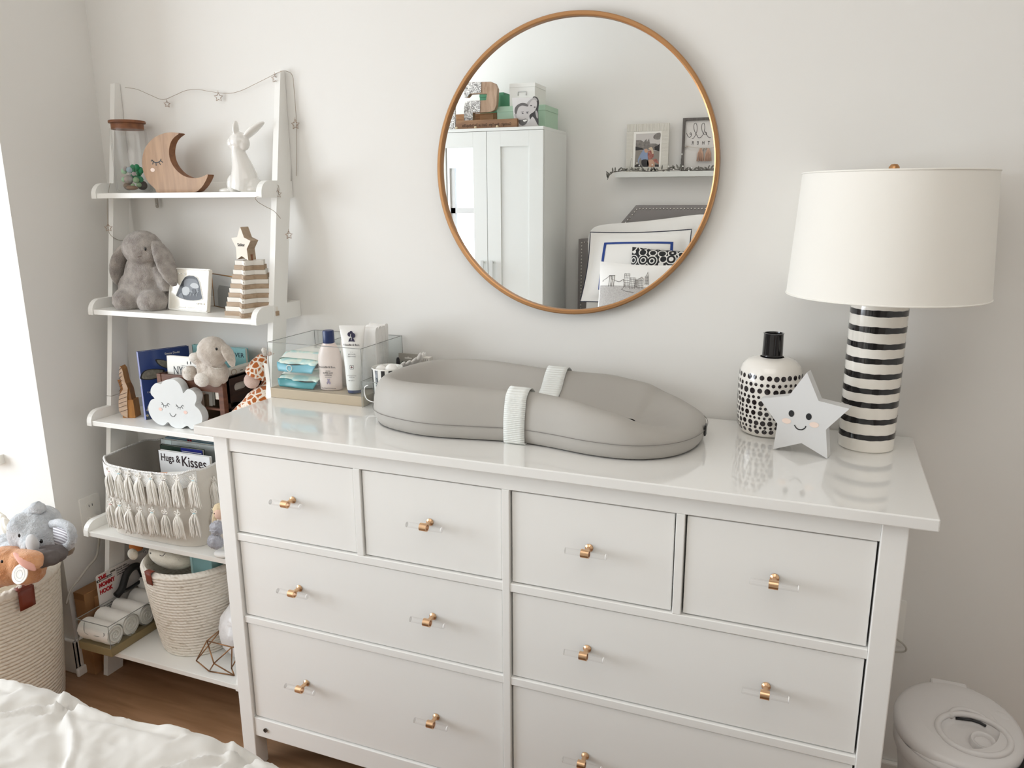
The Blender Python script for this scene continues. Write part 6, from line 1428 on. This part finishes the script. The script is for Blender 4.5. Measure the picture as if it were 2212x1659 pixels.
dx0,dx1=mr(1060,215,-2.93).x,mr(1099,215,-2.93).x; dz1=mr(1090,204,-2.93).z
MB_=lidbox('storage_box','dark green storage box standing behind the wooden letter on the wardrobe',gx0-.17,gx0-.004,-3.17,-2.995,WT,dz1-WT+.02,'4c8a68',.024)
tq=thing('storage_box_small',(hx0-.04,-2.98,WT+gh),'dark green carton on the mint box, left of the white box','storage box','storage boxes on the wardrobe')
tq.name='storage_box'
MB().box(gx0+.002,hx0-.004,-3.06,-2.91,WT+gh+.0005,mr(1085,206,-2.91).z).build('box_body',MATS['card_4c8a68'],tq,bevel=.001)
# black and white photo print
YPh=-2.772; ph=thing('photo_print',(mr(1135,270,YPh).x,YPh,WT),'black and white photo print of a man and a woman leaning on the mint box','photo')
g1=mat('photo_light','cfccca',.4); g2=mat('photo_mid','a39f9d',.4); g3=mat('photo_dark','2f2c2d',.4); g4=mat('photo_skin','bdb8b6',.4); g5=mat('photo_hair','5d5857',.4)
z=lambda l:[(970+a/8.848,170+b/8.848) for a,b in l]
pr=MB(); mpoly(pr,z([(1205,370),(1640,362),(1700,372),(1702,915),(1250,925)]),YPh,-.0015,0,0,zf=WT); pb_=pr.build('print_sheet',g1,ph)
def curve2(l,k=3): return [(p.x,p.y) for p in spl([(a,b,0) for a,b in l],k,closed=True)]
pr=MB()
mpoly(pr,curve2(z([(1600,365),(1680,360),(1720,450),(1705,620),(1710,900),(1650,860),(1560,800),(1540,700),(1640,600)])),YPh,.0003,.0005,2,zf=WT)   # dark background, hair
mpoly(pr,curve2(z([(1490,470),(1560,400),(1640,365),(1690,420),(1640,470),(1600,600),(1560,560),(1510,520)])),YPh,.0006,.0008,1)
mpoly(pr,curve2(z([(1530,500),(1600,410),(1670,430),(1680,520),(1640,620),(1570,670),(1530,640),(1520,560)])),YPh,.0009,.0011,3)   # her face
mpoly(pr,curve2(z([(1650,620),(1690,640),(1700,760),(1670,740)])),YPh,.0009,.0011,1)
mpoly(pr,curve2(z([(1300,800),(1420,860),(1520,840),(1600,730),(1690,880),(1690,915),(1300,920)])),YPh,.0009,.0011,3,zf=WT)
mpoly(pr,curve2(z([(1262,600),(1290,530),(1370,480),(1470,490),(1520,560),(1540,660),(1510,780),(1460,880),(1400,900),(1340,850),(1290,740)])),YPh,.0012,.0014,3)  # his face
mpoly(pr,curve2(z([(1255,640),(1265,560),(1320,500),(1400,470),(1490,490),(1510,540),(1400,520),(1330,560),(1300,650),(1280,690)])),YPh,.0016,.0018,4)
mpoly(pr,curve2(z([(1330,800),(1400,790),(1460,770),(1500,790),(1480,860),(1410,905),(1350,870)])),YPh,.0016,.0018,4)
mpoly(pr,curve2(z([(1415,800),(1480,785),(1490,805),(1440,830)])),YPh,.0019,.0021,5)
for a,b in ((1410,665),(1500,660),(1570,520),(1640,550)): mpoly(pr,curve2(z([(a-22,b),(a,b-10),(a+22,b),(a,b+10)]),2),YPh,.0019,.0021,2)
for a,b in ((1405,640),(1500,640)): mpoly(pr,z([(a-30,b),(a+25,b-12),(a+25,b-4),(a-30,b+10)]),YPh,.0019,.0021,4)
mpoly(pr,curve2(z([(1250,690),(1285,690),(1300,760),(1270,745)])),YPh,.0016,.0018,1)
pr.build('print_picture',[g1,g2,g3,g4,g5,wht],pb_)
wf=thing('small_white_frame',(mr(978,260,-2.76).x,-2.76,WT),'narrow white frame at the far left of the wardrobe top','picture frame')
a,b=mr(983,250,-2.76).x,mr(950,250,-2.76).x
MB().box(b,a,-2.775,-2.76,WT,mr(980,232,-2.76).z).build('frame_body',flo,wf,bevel=.001)
# ================================================================ picture ledge on the opposite wall
YLd=-3.150; lz0,lz1=mr(1400,383,YLd).z,mr(1400,373,YLd).z; lx0=mr(1328,378,YLd).x
led=thing('picture_ledge',((lx0+1.25)/2,-3.2,lz0),'white floating picture ledge above the headboard','shelf')
MB().box(lx0,1.25,-3.249,YLd,lz0,lz1-.004).build('ledge_board',wm,led,bevel=.001); MB().box(lx0,1.25,YLd-.010,YLd,lz1-.004,lz1+.004).build('front_lip',wm,led)
LZ=lz1-.0035
YF1=-3.205
fr2=thing('framed_photo',(mr(1398,367,YF1).x,YF1,LZ),'ribbed white picture frame with a photo of two seated people on the ledge','picture frame')
x0,x1=mr(1353,320,YF1).x,mr(1444,320,YF1).x; zt3=mr(1400,268,YF1).z; px0,px1=mr(1372,320,YF1).x,mr(1426,320,YF1).x; pz0,pz1=mr(1398,361,YF1).z,mr(1398,289,YF1).z
rib=mat('ribbed_white','e0ddd4',.5); n_,L_,b_=nodes(rib)
m=MB(); rs=random.Random(6)
def ribs(mb,xa,xb,za,zb,horiz):
    n=int(((xb-xa) if horiz else (zb-za))/.0075)
    for k in range(n):
        j=rs.uniform(.25,1)
        if horiz: q0=xa+(xb-xa)*k/n; mb.box(q0+.0008,q0+(xb-xa)/n-.0008,YF1,YF1+.004*j+.001,za,zb)
        else: q0=za+(zb-za)*k/n; mb.box(xa,xb,YF1,YF1+.004*j+.001,q0+.0008,q0+(zb-za)/n-.0008)
fw=.045
m.box(x0,x1,YF1-.018,YF1,LZ,zt3-0).build('frame_back',rib,fr2)
m=MB(); ribs(m,x0,x1,zt3-fw,zt3,True); ribs(m,x0,x1,LZ,LZ+.035,True); ribs(m,x0,x0+fw-.004,LZ+.035,zt3-fw,False); ribs(m,x1-fw+.004,x1,LZ+.035,zt3-fw,False)
m.build('ribbed_border',rib,fr2)['kind']='stuff'
MB().box(x0+fw,x1-fw,YF1+.0005,YF1+.002,LZ+.036,zt3-fw-.001).build('mat_board',wht,fr2)
gy=YF1+.0022; z3=lambda l:[(1340+a/11.846,260+b/11.846) for a,b in l]
cg=[mat('pic_sky','c9c5c2',.4),mat('pic_trees','6f6a66',.5,var=('908b86',60)),mat('pic_dark','2a2727',.5),mat('pic_blue','8b9bb8',.5),mat('pic_skin','c39c83',.5),mat('pic_red','8a4a43',.5,var=('b87f70',70)),mat('pic_ground','8e8880',.5),mat('pic_blond','cdb8a0',.5)]
pr=MB()
def mp(l,mi,h,k=0): mpoly(pr,curve2(z3(l),3) if k else z3(l),gy,h,h+.0002,mi)
mp([(405,355),(1035,330),(985,1195),(362,1205)],0,0); mp([(390,770),(1000,790),(985,1195),(362,1205)],6,.0003)
mp([(400,520),(520,510),(600,560),(670,480),(680,560),(735,475),(760,600),(900,600),(990,640),(990,780),(395,760)],1,.0006)
mp([(860,480),(850,410),(930,340),(1030,335),(1020,470),(960,500)],1,.0006,1); mp([(870,690),(960,650),(1010,600),(1000,800),(880,770)],2,.0009); mp([(390,680),(560,720),(600,760),(390,780)],2,.0009)
mp([(600,760),(640,740),(700,830),(700,1020),(550,1030),(530,960),(470,1060),(530,1190),(480,1120),(450,1020),(530,850)],3,.0012,1)
mp([(545,1030),(700,1020),(720,1185),(570,1180)],2,.0015,1); mp([(610,760),(670,735),(710,780),(690,830),(640,830)],4,.0015,1)
mp([(720,800),(800,780),(850,860),(840,960),(730,1010),(700,900)],5,.0015,1); mp([(720,730),(800,690),(840,760),(850,860),(810,860),(790,780)],7,.0018,1); mp([(700,1040),(850,1020),(870,1190),(710,1190)],4,.0015,1); mp([(850,1000),(930,1000),(985,1120),(860,1060)],5,.0018,1)
mp([(370,1160),(480,1120),(560,1190),(365,1200)],2,.0018); mp([(880,1140),(985,1140),(985,1195),(890,1195)],2,.0018)
pr.build('photo_picture',cg,fr2)
# lettered frame
YF2=-3.205; u0=1473
sf_=thing('lettered_sign',(mr(1500,367,YF2).x,YF2,LZ),'white sign in a dark grey wooden frame with script and capital lettering, on the ledge','framed sign')
x0=mr(1473,320,YF2).x; zt4=mr(1480,256,YF2).z; x1=x0+.36
greyw=wood('grey_wood','6b6662','55504c',10,'Z',.6,8)
MB().box(x0+.01,x1-.01,YF2-.014,YF2-.004,LZ,zt4-.004).build('sign_panel',mat('panel_white','d9d6d2',.6),sf_)
fm_=MB().box(x0,x0+.016,YF2-.016,YF2+.010,LZ,zt4).box(x1-.016,x1,YF2-.016,YF2+.010,LZ,zt4).box(x0+.016,x1-.016,YF2-.016,YF2+.010,zt4-.016,zt4).box(x0+.016,x1-.016,YF2-.016,YF2+.010,LZ,LZ+.016); fm_.build('frame_border',greyw,sf_,bevel=.001)
z4=lambda a,b:mr(1460+a/9.76,230+b/9.76,YF2-.003)
m=MB()
for l in ([(228,570),(240,610),(270,650),(300,655),(325,620),(325,575),(305,560),(298,590),(320,600)],[(335,680),(370,675),(405,620),(440,540),(448,440),(430,370),(405,360),(380,400),(380,480),(410,560),(440,610),(470,660),(510,665),(550,630),(590,560),(608,450),(600,375),(572,362),(545,400),(545,490),(575,570),(610,605),(640,600),(645,565),(625,540),(635,580),(660,620),(690,655),(740,665)]):
    m.tube(spl([z4(*q) for q in l],4),.0013,6)
m.build('script_lettering',inkt,sf_)
for s,a in (('R',350),('E',460),('H',577),('T',692)): text('capital_letter',s,inkt,sf_,z4(a,812)+V(0,.0005,0),(-1,0,0),(0,0,1),.030,sx=.7)
tgl=thing('tassel_garland',z4(250,850)+V(0,.012,0),'short garland of wooden beads and blush tassels hanging on the lettered frame','garland')
bl2=mat('blush_yarn','c3a18d',.9,bump=(150,.5,.001)); m=MB(); gp_=spl([z4(190,850)+V(0,.014,0),z4(350,870)+V(0,.012,0),z4(500,885)+V(0,.012,0),z4(700,890)+V(0,.012,0),z4(900,850)+V(0,.014,0)],5); m.tube(gp_,.0012,6); m.build('string',mat('string_tan','b5aa9c',.9),tgl)
for a,b,r in ((215,858,.006),(240,856,.005),(590,905,.006),(640,900,.006)): MB().ell(z4(a,b)+V(0,.014,0),r,nu=14,nv=10).build('bead',mat('bead_grey','a49b91',.6),tgl)
for a in (530,690): 
    tp_=z4(a,890)+V(0,.014,0); m=MB(); rs=random.Random(a)
    for k in range(30): an=rs.uniform(-1,1); m.tube([tp_+V(an*.003,0,0),tp_+V(an*.016,rs.uniform(-.004,.004),-.030),tp_+V(an*.021,rs.uniform(-.004,.006),-.072-.006*rs.random())],.0020,5)
    m.build('tassel',bl2,tgl)
# berry garland along the ledge
leafm=mat('garland_leaf','5c5a55',.7,var=('7d7b72',40)); twig=mat('garland_twig','4c4640',.8); berry=mat('white_berry','eae8e4',.35)
gl2=thing('berry_garland',(lx0+.2,YLd-.02,LZ),'grey-green leafy garland with white berries trailing along the ledge','garland')
m=MB(); zz=LZ+.006
gpts=[V(lx0-.045,YLd+.012,zz-.045),V(lx0-.02,YLd+.012,zz-.005)]+[V(lx0+.03+.07*k,YLd-.016+.006*math.sin(k*2),zz+.008+.006*math.sin(k*1.7)) for k in range(15)]
gs_=spl(gpts,4); m.tube(gs_,.0017,6); m.build('twig',twig,gl2)
rs=random.Random(11); lf=MB(); 
def leaf(p,d,L,w):
    d=d.normalized(); sd=d.cross(V(0,1,0)).normalized(); v=[p,p+d*L*.35+sd*w,p+d*L*.75+sd*w*.8,p+d*L,p+d*L*.75-sd*w*.8,p+d*L*.35-sd*w]; v2=[q+V(0,.0012,0) for q in v]
    lf.add(v+v2,[(0,1,2,3,4,5),(11,10,9,8,7,6)]+[(i,(i+1)%6,6+(i+1)%6,6+i) for i in range(6)])
for i,p in enumerate(gs_[1:]):
    for k in range(1 if i%2 else 2): leaf(p+V(0,.004,0),V(rs.uniform(-1,1),0,rs.uniform(-.3,1.0)),rs.uniform(.022,.040),rs.uniform(.004,.006))
lf.build('leaves',leafm,gl2)['kind']='stuff'
for k,(u,v) in enumerate(((1376,353),(1381,358),(1409,357),(1444,360),(1455,367),(1473,334),(1475,360),(1488,369),(1494,364),(1364,341))):
    q=mr(u,v,YLd-.008); b_o=MB().ell(q,.0048,nu=12,nv=8).tube([q,V(q.x-.012,YLd-.014,zz+.006)],.0008,5,mi=1); b_o.build('berry',[berry,twig],gl2)
